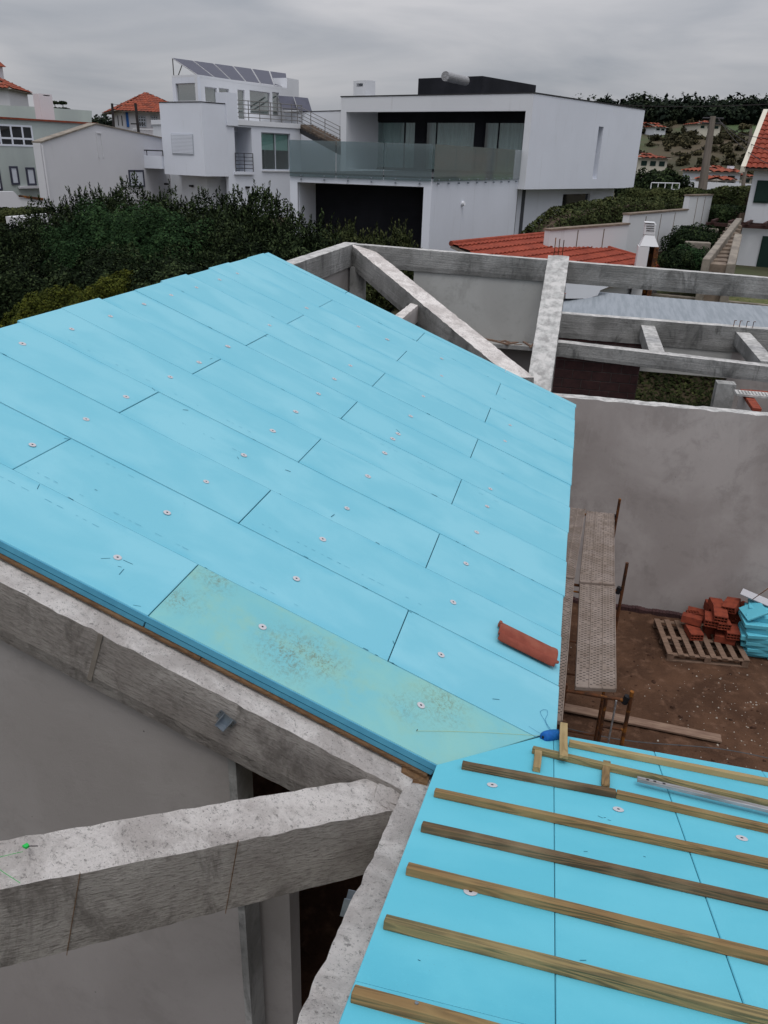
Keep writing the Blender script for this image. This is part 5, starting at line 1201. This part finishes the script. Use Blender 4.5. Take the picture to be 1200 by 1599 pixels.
# ---------------- sheet roof behind the frame ----------------
sr=thing('sheet_roof','pale blue grey ribbed sheet roof directly behind the unfinished frame','sheet roof',(2,19,0))
m=MB(); y0_,y1_=18.25,20.7; n=150
for i in range(n+1):
    x=-.6+i*10/n
    for y,zo in ((y0_,0),(y1_,.18)): m.v.append((x,y,H-3.08+zo+(.004 if i%2 else 0)-.02*(x)))
for i in range(n): m.f.append((2*i,2*i+2,2*i+3,2*i+1))
o=m.build('sheet',M['metalroof'],sr); s_=o.modifiers.new('s','SOLIDIFY'); s_.thickness=.02
m=MB()
for x in (-.4,3,6,9): m.box(x,x+.12,20.3,20.42,1.5,H-3.2)
m.build('post',M['palletwood'],sr)

# ---------------- boundary wall ----------------
bw=thing('boundary_wall','stepped white panelled garden wall climbing away beside the hedge','wall',(6,26,3.1))
W0=at_z(862,420,3.15); 
def wp(px_,py_,D): return at_y(px_,py_,D)
segs=[((860,360),(983,350.5),23.6,26.6),((984,335.5),(1075,328),26.6,33.0),((1078.5,306),(1113.6,305),33.1,36.5)]
for (a,b_,ya,yb) in segs:
    pa,pb_=at_y(*a,ya),at_y(*b_,yb); F_=Fac(pa.xy,pb_.xy); z=(pa.z+pb_.z)/2
    tp=[(0,2.2),(F_.len,2.2)]
    m=MB(); m.prism([F_.pt(0,2.2,-.2),F_.pt(F_.len,2.2,-.2),F_.pt(F_.len,pb_.z,-.2),F_.pt(0,pa.z,-.2)],F_.n*.2); m.build('wall',M['garden_wall'],bw)
    m=MB(); m.prism([F_.pt(-.02,pa.z+.002,-.23),F_.pt(F_.len+.02,pb_.z+.002,-.23),F_.pt(F_.len+.02,pb_.z+.05,-.23),F_.pt(-.02,pa.z+.05,-.23)],F_.n*.26); m.build('coping',M['step'],bw)
    n=3 if F_.len<6 else 4
    m=MB()
    for k in range(1,n): u=F_.len*k/n; m.prism([F_.pt(u-.015,pa.z-1.3,0),F_.pt(u+.015,pa.z-1.3,0),F_.pt(u+.015,min(pa.z,pb_.z)-.02,0),F_.pt(u-.015,min(pa.z,pb_.z)-.02,0)],F_.n*.012)
    m.prism([F_.pt(0,pa.z-1.36,0),F_.pt(F_.len,pb_.z-1.36,0),F_.pt(F_.len,pb_.z-1.30,0),F_.pt(0,pa.z-1.30,0)],F_.n*.04)
    m.build('panel_joint',M['step'],bw)
# ---------------- masonry barbecue ----------------
bq=thing('barbecue','white masonry barbecue with tapering hood and slotted chimney before the garden wall','barbecue',at_y(1010,405,24))
Y=23.6; fx=lambda x,y: at_y(x,y,Y)
def bx(x0,y0,x1,y1,dep=.6,yy=Y,zlo=None):
    a,b_=at_y(x0,y0,yy),at_y(x1,y1,yy); m=MB(); m.box(min(a.x,b_.x),max(a.x,b_.x),yy,yy+dep,b_.z if zlo is None else zlo,a.z); return m
bx(1008.5,349,1023,367,.3,Y+.15).build('chimney',M['garden_wall'],bq,bevel=.01)
bx(1007.5,346.5,1024,348.5,.36,Y+.12).build('chimney_cap',M['garden_wall'],bq,bevel=.01)
m=MB()
for k in range(3): a=at_y(1010,352+k*3.6,Y+.14); b_=at_y(1022,353.5+k*3.6,Y+.14); m.box(a.x,b_.x,Y+.138,Y+.149,b_.z,a.z)
m.build('slot',M['trim'],bq)
a,b_=fx(1000,384),fx(1030,382); c=fx(1008,367.5); d_=fx(1023.5,367.5); m=MB(); m.hexa([(a.x,Y,a.z),(b_.x,Y,a.z),(b_.x,Y+.6,a.z),(a.x,Y+.6,a.z)],[(c.x,Y+.15,c.z),(d_.x,Y+.15,c.z),(d_.x,Y+.45,c.z),(c.x,Y+.45,c.z)]); m.build('hood',M['garden_wall'],bq)
bx(998,384.5,1011,410,.6,zlo=2.9).build('side_pier',M['garden_wall'],bq); 
bx(1011.2,384.5,1026,410,.04,Y+.35,zlo=2.9).build('firebox',M['rust'],bq); bx(1023,386,1026,410,.34,Y+.0,zlo=2.9).build('side_pier',M['rust'],bq)
# ---------------- garden steps ----------------
gs=thing('garden_steps','flight of brown stone steps with low side walls climbing beside the white house','steps',at_y(1125,405,25))
NS=11; ya,yb=23.6,30.5
for k in range(NS):
    t0,t1_=k/NS,(k+1)/NS; pa=at_y(1103+44*t0,411-66*t0,ya+(yb-ya)*t0); pr=at_y(1140+22*t0,411-66*t0,ya+(yb-ya)*t0); yy=pa.y; y2=ya+(yb-ya)*t1_+.15
    m=MB(); m.box(pa.x,pr.x,yy,y2,2.5,pa.z); m.build('step',M['step'],gs,bevel=.02)
for (q0,q1,w_) in (((1098,406),(1150,342),.2),((1136,414),(1148,366),.22)):
    pa=at_y(q0[0],q0[1]-3,23.4); pb_=at_y(q1[0],q1[1]-2,30.8 if q1[1]<360 else 26.5); m=MB(); m.hexa([(pa.x,pa.y,2.4),(pa.x+w_,pa.y,2.4),(pb_.x+w_,pb_.y,2.4),(pb_.x,pb_.y,2.4)],[(pa.x,pa.y,pa.z),(pa.x+w_,pa.y,pa.z),(pb_.x+w_,pb_.y,pb_.z),(pb_.x,pb_.y,pb_.z)]); m.build('side_wall',M['stone'],gs,bevel=.03)
pt_=thing('terrace_bed','low brown retaining walls of the planted bed left of the garden steps','retaining wall',at_y(1090,380,27))
for (x0,y0,x1,yy) in ((1076,355,1124,31.0),(1072,377,1112,27.0)): 
    a,b_=at_y(x0,y0,yy),at_y(x1,y0,yy); m=MB(); m.box(a.x,b_.x,yy,yy+.3,2.5,a.z); m.build('bed_wall',M['stone'],pt_,bevel=.03)
# lawn, kerb and stump seen below the far beam
m=MB(); n=40
for i in range(n+1):
    for j in range(n+1): x=2.2+i*.25; y=20.9+j*.2; m.v.append((x,y,gh(x,y)+.02+NZ(V((x,y,0))*1.5)*.05))
for i in range(n):
    for j in range(n): a=i*(n+1)+j; m.f.append((a,a+n+1,a+n+2,a+1))
tag(m.build('lawn',M['grass'],None,smooth=True),kind='structure')
kb=thing('garden_kerb','pale stone kerb and two low steps along the lawn beyond the sheet roof','kerb',at_y(1000,460,21))
for a,b_ in (((950,448),(990,452)),((946,456),(1010,462))):
    p0,p1=at_z(*a,3.35),at_z(*b_,3.35); F_=Fac(p0.xy,p1.xy); m=MB(); F_.box(m,0,F_.len,2.8,3.35 if a[1]>450 else 3.5,-.5,0); m.build('step',M['stone'],kb,bevel=.02)
p0,p1=at_z(1000,456,3.4),at_z(1200,476,3.4); F_=Fac(p0.xy,p1.xy); m=MB(); F_.box(m,0,F_.len+3,2.8,3.4,-.15,0); m.build('kerb',M['stone'],kb,bevel=.02)
p=at_z(994,462,3.2); m=MB(); m.tube(V((p.x,p.y,2.6)),V((p.x+.03,p.y,4.2)),.13,12,.11); tag(m.build('tree_stump',M['bark'],None,smooth=True),'thick brown trunk standing behind the far beam at the lawn edge','tree trunk')

# ---------------- white house with green shutters ----------------
g1=at_z(1147.5,415,3.2); hG=thing('shutter_house','white house at the right edge with dark green shutters and an orange tiled roof','house',g1)
FG=Fac(g1.xy,(g1.x+9,g1.y-2.5)); ze=FG.uz(1171,264)[1]
m=MB(); FG.box(m,0,FG.len,2.4,ze,-7,0); m.build('wall',M['white2'],hG)
vt0=FG.pt(-.45,ze-.05,.5); p1=at_n(1200,203,V((1,0,0)),V((vt0.x+1.0,0,0)))
e0=FG.pt(-.35,ze+.02,.45); e1=FG.pt(FG.len,ze+.02,.45); rd=V((-FG.n.x,-FG.n.y,0))*3.9+V((0,0,2.2))
tiled('roof',[e0,e1,e1+rd,e0+rd],hG,'tiles',pitch=.22,depth=.05,course=.36)
m=MB(); m.hexa([e0-FG.d*.12-V((0,0,.12)),e0+FG.d*.06-V((0,0,.12)),e0+rd+FG.d*.06-V((0,0,.12)),e0+rd-FG.d*.12-V((0,0,.12))],[e0-FG.d*.12+V((0,0,.08)),e0+FG.d*.06+V((0,0,.08)),e0+rd+FG.d*.06+V((0,0,.08)),e0+rd-FG.d*.12+V((0,0,.08))]); m.build('verge',M['creamw'],hG)
s0,sz1=FG.uz(1184,281); s1_,sz0=FG.uz(1199,317); m=MB(); FG.box(m,s0,s0+.55,sz0,sz1,.0,.06); m.build('shutter',M['greenshut'],hG); m=MB(); FG.box(m,s0+1.4,s0+1.95,sz0,sz1,.0,.06); m.build('shutter',M['greenshut'],hG)
m=MB(); 
for k in range(14): z=sz0+.06+k*(sz1-sz0-.1)/14; FG.box(m,s0+.05,s0+.5,z,z+.05,.062,.08)
m.build('louvre',M['greenshut'],hG)
m=MB(); a,z1_=FG.uz(1192,368); FG.box(m,a,a+1.4,2.5,z1_,0,.05); m.build('door',M['greenshut'],hG)
pg=thing('pergola','dark red-brown wooden pergola fixed to the white house above the steps','pergola',FG.pt(0,3,1))
zp_=FG.uz(1160,352,.3)[1]; m=MB(); FG.box(m,-1.2,4,zp_,zp_+.12,1.5,1.62); FG.box(m,-1.2,4,zp_,zp_+.12,.06,.16); m.build('beam',M['dkwood'],pg)
for k in range(8): m=MB(); FG.box(m,-1.0+k*.62,-.9+k*.62,zp_+.122,zp_+.22,.0,1.8); m.build('rafter',M['dkwood'],pg)

# ---------------- poles and wires ----------------
GPp='street poles with overhead wires'
def pole(x0,y0,x1,y1,D,r0,r1_,label,mt='pole',arms=()):
    a,b_=at_y(x0,y0,D),at_y(x1,y1,D); d=(b_-a); b2=a+d*1.25; t=thing('utility_pole',label,'pole',b2,GPp)
    m=MB(); m.tube(b2,a,r0,10,r1_); m.build('shaft',M[mt],t)
    for k in arms: p=a+d*k; m=MB(); m.tube(p-V((.5,.1,0)),p+V((.55,.1,0)),.045,6); m.build('crossarm',M['trim'],t)
    return a
pA=pole(1114,181,1098,290,48,.26,.15,'thick leaning concrete pole above the hedge, its wires running off to the right',arms=(.03,.10))
pole(1174,200,1161,290,85,.2,.13,'thin distant grey pole right of the thick concrete one, near the small white house','pole')
pole(175,161,178,200,60,.10,.09,'dark pole at the left end of the red roofed house','blackpole')
pole(211.5,161,217,210,58,.11,.10,'dark pole in front of the lattice windows of the red roofed house','blackpole',arms=(.65,))
wr=[]
def wire(p,q,sag,label,r=.018):
    m=MB(); pts=[p.lerp(q,k/16)-V((0,0,sag*4*(k/16)*(1-k/16))) for k in range(17)]; m.path(pts,r,4); tag(m.build('overhead_wire',M['blackpole'],None),label,'wire')
wire(at_y(905,158,70),at_y(1240,160,48),.25,'single dark wire crossing the sky above the hill',.03)
for k,(x,y,l) in enumerate(((1215,262,'lowest'),(1230,240,'middle'),(1235,214,'uppermost'))): wire(at_y(1122,183+k*2,48),at_y(x,y,30),.3,'%s of the three wires fanning down from the thick pole'%l,.014)
wire(at_y(1000,236,60),at_y(1109,225,48),.5,'faint sagging wire between the modern house and the thick pole',.014)
wire(at_y(176,162,60),at_y(235,162,62),.1,'short wire between the dark poles on the left',.015)

# ---------------- foliage ----------------
def leafmesh(name,P,Nn,sz,mt,parent,elong=1.6,var=None):
    n=len(P); r=rng.normal(size=(n,3)); Nn=Nn/np.linalg.norm(Nn,axis=1,keepdims=True); t=np.cross(Nn,r); t/=np.linalg.norm(t,axis=1,keepdims=True); b=np.cross(Nn,t)
    s=sz*rng.uniform(.6,1.3,size=(n,1)); t=t*s*elong; b=b*s
    v=np.empty((n,4,3)); v[:,0]=P-t; v[:,1]=P-b*.9; v[:,2]=P+t; v[:,3]=P+b*.9
    me=bpy.data.meshes.new(name); me.vertices.add(n*4); me.loops.add(n*4); me.polygons.add(n)
    me.vertices.foreach_set('co',v.ravel()); me.loops.foreach_set('vertex_index',np.arange(n*4,dtype=np.int32)); me.polygons.foreach_set('loop_start',np.arange(0,n*4,4,dtype=np.int32)); me.polygons.foreach_set('loop_total',np.full(n,4,dtype=np.int32)); me.update()
    at=me.attributes.new('lv','FLOAT','FACE'); at.data.foreach_set('value',(np.clip(var,0,1) if var is not None else rng.random(n)).astype(np.float32))
    me.materials.append(M[mt]); o=bpy.data.objects.new(name,me); C.objects.link(o)
    if parent: o.parent=parent; o.location=-V(parent.location)
    return o
def lump(d,seed,f=2.2):
    return np.array([NZ(V((x*f+seed,y*f,z*f)))+.5*NZ(V((x*f*2.3,y*f*2.3+seed,z*f*2.3))) for x,y,z in d])
def crown(c,rad,n,sz,mt,parent,seed=0,amp=.28,name='crown',spiky=0,elong=1.6):
    d=rng.normal(size=(n,3)); d/=np.linalg.norm(d,axis=1,keepdims=True); d[:,2]=np.where(d[:,2]<-.35,-d[:,2],d[:,2])
    L_=lump(d,seed); rr=(1+amp*L_)*(1-.34*rng.random(n)**2.2)
    P=np.array(c)+d*rr[:,None]*np.array(rad); Nn=d+rng.normal(size=(n,3))*.55
    if spiky: Nn=np.cross(np.array([0,0,1.0])+rng.normal(size=(n,3))*.35,rng.normal(size=(n,3)))
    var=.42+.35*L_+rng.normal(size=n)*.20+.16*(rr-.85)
    o=leafmesh(name,P,Nn,sz,mt,parent,elong,var); return o
def sprigs(c,rad,n,sz,mt,parent,seed=0,amp=.3,h=.35):
    # upright shoots carrying narrow leaves, over the top of a shrub
    d=rng.normal(size=(n,3)); d[:,2]=np.abs(d[:,2])*1.2; d/=np.linalg.norm(d,axis=1,keepdims=True)
    L_=lump(d,seed); P0=np.array(c)+d*((1+amp*L_)*.96)[:,None]*np.array(rad); ax=np.array([0,0,1.])+d*.45+rng.normal(size=(n,3))*.12; ax/=np.linalg.norm(ax,axis=1,keepdims=True)
    K=15; hh=h*rng.uniform(.5,1.2,size=(n,1))
    Ps=[];Ns=[];Ts=[];Vs=[]
    for k in range(K):
        t=k/K; side=rng.normal(size=(n,3)); side-=ax*np.sum(side*ax,axis=1,keepdims=True); side/=np.linalg.norm(side,axis=1,keepdims=True)
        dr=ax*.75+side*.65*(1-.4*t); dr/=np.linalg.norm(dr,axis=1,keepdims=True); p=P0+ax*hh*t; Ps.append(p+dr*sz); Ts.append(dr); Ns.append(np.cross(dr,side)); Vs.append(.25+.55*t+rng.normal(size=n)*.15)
    P=np.concatenate(Ps);T=np.concatenate(Ts);B=np.concatenate(Ns);B/=np.linalg.norm(B,axis=1,keepdims=True); m_=len(P)
    v=np.empty((m_,4,3)); v[:,0]=P-T*sz;v[:,1]=P-B*sz*.36;v[:,2]=P+T*sz;v[:,3]=P+B*sz*.36
    me=bpy.data.meshes.new('shoots'); me.vertices.add(m_*4); me.loops.add(m_*4); me.polygons.add(m_)
    me.vertices.foreach_set('co',v.ravel()); me.loops.foreach_set('vertex_index',np.arange(m_*4,dtype=np.int32)); me.polygons.foreach_set('loop_start',np.arange(0,m_*4,4,dtype=np.int32)); me.polygons.foreach_set('loop_total',np.full(m_,4,dtype=np.int32)); me.update()
    at=me.attributes.new('lv','FLOAT','FACE'); at.data.foreach_set('value',np.clip(np.concatenate(Vs),0,1).astype(np.float32)); me.materials.append(M[mt])
    o=bpy.data.objects.new('shoots',me); C.objects.link(o); o.parent=parent; o.location=-V(parent.location)
GSh='dark shrubs massed beyond the blue roof'
PL=[]
def shrub(px_,py_,D,rx,rz,n,sz_,mt,label,seed,spik=0,ry=None,group=GSh,name='shrub',trunk=True,h=.35):
    sz=sz_*.54; n=int(n*3.1)
    top=at_y(px_,py_,D); g=gh(top.x,top.y); cz=top.z-rz*.97; t=thing(name,label,'shrub',(top.x,top.y,g),group)
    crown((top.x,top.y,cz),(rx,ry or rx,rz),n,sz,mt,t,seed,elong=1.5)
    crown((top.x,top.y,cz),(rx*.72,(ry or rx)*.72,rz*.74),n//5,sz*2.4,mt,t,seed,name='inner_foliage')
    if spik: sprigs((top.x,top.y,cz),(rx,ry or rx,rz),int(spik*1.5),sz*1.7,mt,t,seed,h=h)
    if trunk:
        m=MB(); m.tube(V((top.x,top.y,g-.3)),V((top.x+.1,top.y,cz)),.14,8,.07)
        for k in range(4): a=k*1.6; m.tube(V((top.x,top.y,g+.4)),V((top.x+math.cos(a)*rx*.5,top.y+math.sin(a)*rx*.5,cz)),.07,6,.03)
        m.build('trunk',M['bark'],t)
shrub(120,318,24,2.1,2.4,9000,.055,'leaf_dark','leftmost tall dark shrub with upright shoots before the gabled wall',1,260)
shrub(195,310,25.5,1.9,2.6,8000,.055,'leaf_dark','tall dark shrub with upright shoots below the small shuttered window',2,240)
shrub(258,322,24.5,1.7,2.6,8000,.055,'leaf_dark','dark shrub with upright shoots below the left side of the terrace house',3,160)
shrub(335,318,24,1.7,2.6,8000,.055,'leaf_dark','dark spiky shrub below the little railed balcony',4,200)
shrub(408,322,22.5,1.6,2.5,8000,.055,'leaf_dark','dark spiky shrub left of the garage opening',5,260)
shrub(478,362,20,1.25,1.7,5000,.05,'leaf_dark','dark shrub in front of the left garage jamb, beside the ridge beam',6,160)
shrub(545,366,20.5,1.15,1.6,4200,.05,'leaf_hedge','loose greenish shrub with shoots before the dark garage door',7,150)
shrub(612,374,21,1.0,1.3,3500,.05,'leaf_hedge','low thin shoots before the right end of the garage door',8,110)
shrub(155,332,19,1.7,2.2,11000,.040,'leaf_round','rounded dense dark green shrub, left one of the two clipped domes',9)
shrub(245,330,18.5,1.8,2.3,12000,.040,'leaf_round','rounded dense dark green shrub, right and larger one of the clipped domes',10)
shrub(330,350,19,1.5,2.2,8000,.045,'leaf_dark','dark shrub to the right of the clipped domes, behind the roof peak',11,120)
shrub(385,372,18,1.2,1.9,6000,.045,'leaf_dark','dark shrub directly behind the peak of the blue roof',12,80)
shrub(60,398,17.5,1.7,2.4,9000,.045,'leaf_dark','dark low tree mass at the left, above the yellow green bush',13,60)
shrub(5,395,18,1.3,2.2,6000,.045,'leaf_dark','dark foliage at the very left edge above the roof corner',14,40)
shrub(25,345,24,1.5,1.5,6000,.05,'leaf_dark','dark hedge-like shrub in front of the white planter at the left',15)
shrub(165,398,15,1.4,1.6,8000,.04,'leaf_dark','dark shrub between the clipped domes and the yellow green bush',16)
shrub(270,402,14.5,1.2,1.4,6000,.04,'leaf_dark','dark shrub touching the ridge of the blue roof',17)
shrub(190,428,14.2,.85,.8,5000,.032,'leaf_yellow','yellow green bush beside the ridge, right and smaller part of the yellow clump',18)
shrub(105,447,13.6,1.05,.95,6500,.032,'leaf_yellow','big yellow green bush close to the left part of the ridge',19)
shrub(48,474,13,.6,.6,3000,.032,'leaf_yellow','small yellow green bush nearest the left picture edge',20)
# clipped hedges and ivy
def hedge(pts,wd,z0,hts,n_,sz_0,mt,label,name='hedge',cat='hedge',group=None):
    # pts: plan polyline; hts: crest heights at the points
    n=int(n_*2.6); sz=sz_0*.6; t=thing(name,label,cat,(pts[0][0],pts[0][1],z0),group); P=[];Nn=[];Vv=[]
    Ls=[math.hypot(b_[0]-a[0],b_[1]-a[1]) for a,b_ in zip(pts[:-1],pts[1:])]; tot=sum(Ls)
    for i,(a,b_) in enumerate(zip(pts[:-1],pts[1:])):
        k=int(n*Ls[i]/tot); t_=rng.random(k); x=a[0]+(b_[0]-a[0])*t_; y=a[1]+(b_[1]-a[1])*t_; hz=hts[i]+(hts[i+1]-hts[i])*t_
        nx,ny=-(b_[1]-a[1])/Ls[i],(b_[0]-a[0])/Ls[i]; ph=rng.uniform(0,2*math.pi,k); cs,sn=np.cos(ph),np.sin(ph); q=.5
        sx=np.sign(cs)*np.abs(cs)**q; sz_=np.sign(sn)*np.abs(sn)**q; dep=1-.22*rng.random(k)**2
        nz=np.array([NZ(V((xx*1.3,yy*1.3,pp))) for xx,yy,pp in zip(x,y,ph)])
        off_=sx*wd*.5*dep*(1+.25*nz); zc=(z0+hz)/2; zz=zc+sz_*(hz-z0)/2*dep+.16*nz
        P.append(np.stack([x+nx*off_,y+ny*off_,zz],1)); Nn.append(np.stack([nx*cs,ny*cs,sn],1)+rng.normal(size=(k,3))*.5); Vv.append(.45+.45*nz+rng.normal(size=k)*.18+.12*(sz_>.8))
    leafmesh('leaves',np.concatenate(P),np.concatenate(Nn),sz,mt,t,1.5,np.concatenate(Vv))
    m=MB(); 
    for (a,b_),h0,h1 in zip(zip(pts[:-1],pts[1:]),hts[:-1],hts[1:]):
        F_=Fac(a,b_); m.prism([F_.pt(0,z0-.3,-wd*.3),F_.pt(F_.len,z0-.3,-wd*.3),F_.pt(F_.len,h1-.25,-wd*.3),F_.pt(0,h0-.25,-wd*.3)],F_.n*wd*.6)
    m.build('twigs',M['bark'],t)
def hp_(px_,py_,D): p=at_y(px_,py_,D); return (p.x,p.y),p.z
L1=[hp_(835,372,25),hp_(868,334,27.5),hp_(905,318,29),hp_(965,309,31.5),hp_(1045,308,35)]
hedge([p for p,_ in L1],1.5,2.8,[z for _,z in L1],16000,.055,'leaf_hedge','light tipped green hedge rising behind the stepped garden wall beside the modern house')
L1=[hp_(975,294,44),hp_(1060,293,43),hp_(1180,292,41)]
hedge([p for p,_ in L1],1.6,2.6,[z for _,z in L1],12000,.07,'leaf_hedge','long level trimmed hedge in front of the concrete pole')
L1=[hp_(1108,318,38),hp_(1178,322,36)]; hedge([p for p,_ in L1],2.2,2.8,[z for _,z in L1],6000,.06,'leaf_ivy','dark hedge block above the garden steps')
L1=[hp_(-40,326,30),hp_(76,322,31)]; hedge([p for p,_ in L1],2.0,2.6,[z for _,z in L1],6000,.055,'leaf_hedge','low trimmed hedge at the left below the green house')
shrub(1080,384,26,.75,.75,2600,.035,'leaf_round','round green bush left of the garden steps',21,group=None,trunk=False)
shrub(1058,390,25.5,.6,.6,2000,.035,'leaf_ivy','dark bush at the foot of the white garden wall',22,group=None,trunk=False)
shrub(1090,352,30,1.1,.8,2600,.05,'leaf_ivy','bare brownish shrub on the bed above the steps',23,group=None,trunk=False)
shrub(1012,268,62,2.2,2.6,2600,.14,'leaf_dark','dark tree below the cream house on the hill',24,group=None,name='tree')
shrub(1045,272,60,2.0,2.2,2600,.14,'leaf_dark','broad dark tree right of the white railing',25,group=None,name='tree')
# ivy on the bank, seen through the opening of the frame
n=9000; x=rng.uniform(1.3,4.2,n); y=rng.uniform(17.3,20.2,n); z=np.array([gh(a,b_) for a,b_ in zip(x,y)])+rng.random(n)*.35-.05
z=z-.15; P=np.stack([x,y,z],1); var=np.array([.4+.5*NZ(V((a*2,b_*2,0))) for a,b_ in zip(x,y)])+rng.normal(size=n)*.2
tag(leafmesh('ivy',P,np.stack([rng.normal(size=n)*.4,-np.ones(n)*.5,np.ones(n)],1)+rng.normal(size=(n,3))*.4,.035,'leaf_hedge',None,1.3,var),kind='stuff')
# ---------------- distant hill ----------------
GH_='houses on the far hillside'
def hillhouse(x0,y0,x1,ye,yb,yr,D,label,wall='creamw',dep=8,wins=2,gable=False,chim=None,tm='oldtiles'):
    a,b_=at_y(x0,ye,D),at_y(x1,ye,D+2); zb_=at_y(x0,yb,D).z; zr=at_y(x0,yr,D).z
    w_=math.hypot(b_.x-a.x,b_.y-a.y); hh=a.z-zb_; ws=[]
    for k in range(wins):
        u=w_*(k+.6)/(wins+.2); ws.append((u-.55,u+.55,zb_+hh*.45,zb_+hh*.8))
    h_,F=hiphouse('hillside_house',label,a.xy,b_.xy,dep,zb_-4,a.z,zr,wall=wall,over=.6,pitch=1.2,wins=ws,gable=gable,chim=chim,tilesm=tm); h_['group']=GH_; return h_
hillhouse(1092,0,1127,193,205,187,255,'yellowish hillside house alone high up beside the top of the thick pole','creamw',9,3)
hillhouse(1006,0,1022,196,206,190,262,'leftmost pinkish hillside house half hidden by the modern house','oldwhite',8,1)
hillhouse(1024,0,1041,198,207,191,258,'small white hillside house with verandah next to the pinkish one','white2',8,2)
hillhouse(999,0,1044,246,268,239,165,'cream two-storey house with dark windows right beside the modern house corner','creamw',8,3)
hillhouse(1106,0,1158,268,292,258,130,'white gabled house with red roof between the two poles','white',7,2,gable=False,chim=(5.2,at_y(1150,259,130).z))
hillhouse(1120,0,1150,281,292,274,122,'low white porch house in front of the white gabled one','white2',4,2)
hillhouse(1162,0,1176,276,292,270,140,'small pale house partly hidden by the thin distant pole','creamw',6,1)
wf=thing('white_wall','long low white wall on the road below the far houses','wall',at_y(1090,290,115)); a,b_=at_y(1060,282,115),at_y(1200,286,110); F_=Fac(a.xy,b_.xy); m=MB(); F_.box(m,0,F_.len,1.5,a.z,-.3,0); m.build('wall',M['white2'],wf)
rl=thing('railing','thin white metal railing beyond the level hedge','railing',at_y(1040,290,58)); m=MB(); a,b_=at_y(1018,285,55),at_y(1062,286,55)
m.tube(a,b_,.03,6); m.tube(a-V((0,0,.35)),b_-V((0,0,.35)),.02,6)
for k in range(5): p=a.lerp(b_,k/4); m.tube(p-V((0,0,.9)),p,.03,6)
m.build('rail',M['white2'],rl)
SZ=[];Ps=[];Ns=[];Vs=[]
def fclump(x,y,r,hgt,k):
    g=gh(x,y); d=rng.normal(size=(k,3)); d/=np.linalg.norm(d,axis=1,keepdims=True); c=np.array([x,y,g+hgt*.45]); 
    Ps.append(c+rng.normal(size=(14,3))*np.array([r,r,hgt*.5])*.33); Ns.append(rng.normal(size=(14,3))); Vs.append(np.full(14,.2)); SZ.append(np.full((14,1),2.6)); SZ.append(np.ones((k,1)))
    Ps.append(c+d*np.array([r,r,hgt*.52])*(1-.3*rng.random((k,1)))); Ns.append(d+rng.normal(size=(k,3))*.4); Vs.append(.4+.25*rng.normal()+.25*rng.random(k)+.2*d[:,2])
for k in range(1150):
    az=R(random.uniform(-4,14)); D=random.uniform(285,400); x,y=D*math.sin(az),D*math.cos(az); fclump(x,y,random.uniform(2.2,4.5),random.choice((3.5,4.5,5.5,6,7,8.5))*random.uniform(.8,1.1),85)
for k in range(160):
    az=R(random.uniform(-38,-27)); D=random.uniform(320,400); x,y=D*math.sin(az),D*math.cos(az); fclump(x,y,random.uniform(2.5,4),random.uniform(5,9),60)
tag(leafmesh('forest',np.concatenate(Ps),np.concatenate(Ns),.42*np.concatenate(SZ),'leaf_far',None,1.2,np.concatenate(Vs)),kind='stuff')
SZ=[];Ps=[];Ns=[];Vs=[]
for k in range(560):
    az=R(random.uniform(-2,14)); D=random.uniform(135,300); x,y=D*math.sin(az),D*math.cos(az); 
    if NZ(V((x,y,0))*.02)<-.12 and random.random()<.75: continue
    fclump(x,y,random.uniform(.8,2.2),random.uniform(.6,1.9),60)
tag(leafmesh('scrub',np.concatenate(Ps),np.concatenate(Ns),.24*np.concatenate(SZ),'leaf_scrub',None,1.2,np.concatenate(Vs)),kind='stuff')
# two tiny conifers over the green parapet
for x,l in ((86,'left'),(98.5,'right')):
    p=at_y(x,166,90); t=thing('conifer','tiny tiered conifer on the skyline above the green parapet, the %s of two'%l,'tree',(p.x,p.y,p.z-4)); m=MB(); m.tube(p-V((0,0,4)),p+V((0,0,.3)),.12,6,.04); m.build('trunk',M['bark'],t)
    for k in range(4): crown((p.x,p.y,p.z-1.6+k*.65),(1.1-k*.22,1.1-k*.22,.16),260,.10,'leaf_dark',t,k,name='branch_tier')
# things in the left garden
pl_=thing('planter','white low walled planter bed below the green house','planter',at_y(50,345,29))
a,b_,c=at_z(15,338,H-2.55),at_z(80,333,H-2.55),at_z(82,349,H-2.7)
for p,q in ((a,b_),(a,c)): F_=Fac(p.xy,q.xy); m=MB(); F_.box(m,0,F_.len,2,H-2.55,-.2,0); m.build('bed_wall',M['oldwhite'],pl_)
cw=thing('garden_wall','stained cream wall with a red-brown board on top below the small shuttered windows','wall',at_y(30,318,34)); F_=Fac(at_y(-60,310,33).xy,at_y(72,310,36).xy)
m=MB(); F_.poly(m,[(-60,298),(22,299),(30,308),(70,312),(72,325),(-60,325)],-.3,0); m.build('wall',M['oldwhite'],cw); m=MB(); F_.poly(m,[(29,304),(68,309),(68,313),(30,307.5)],.002,.05); m.build('board',M['rust'],cw)
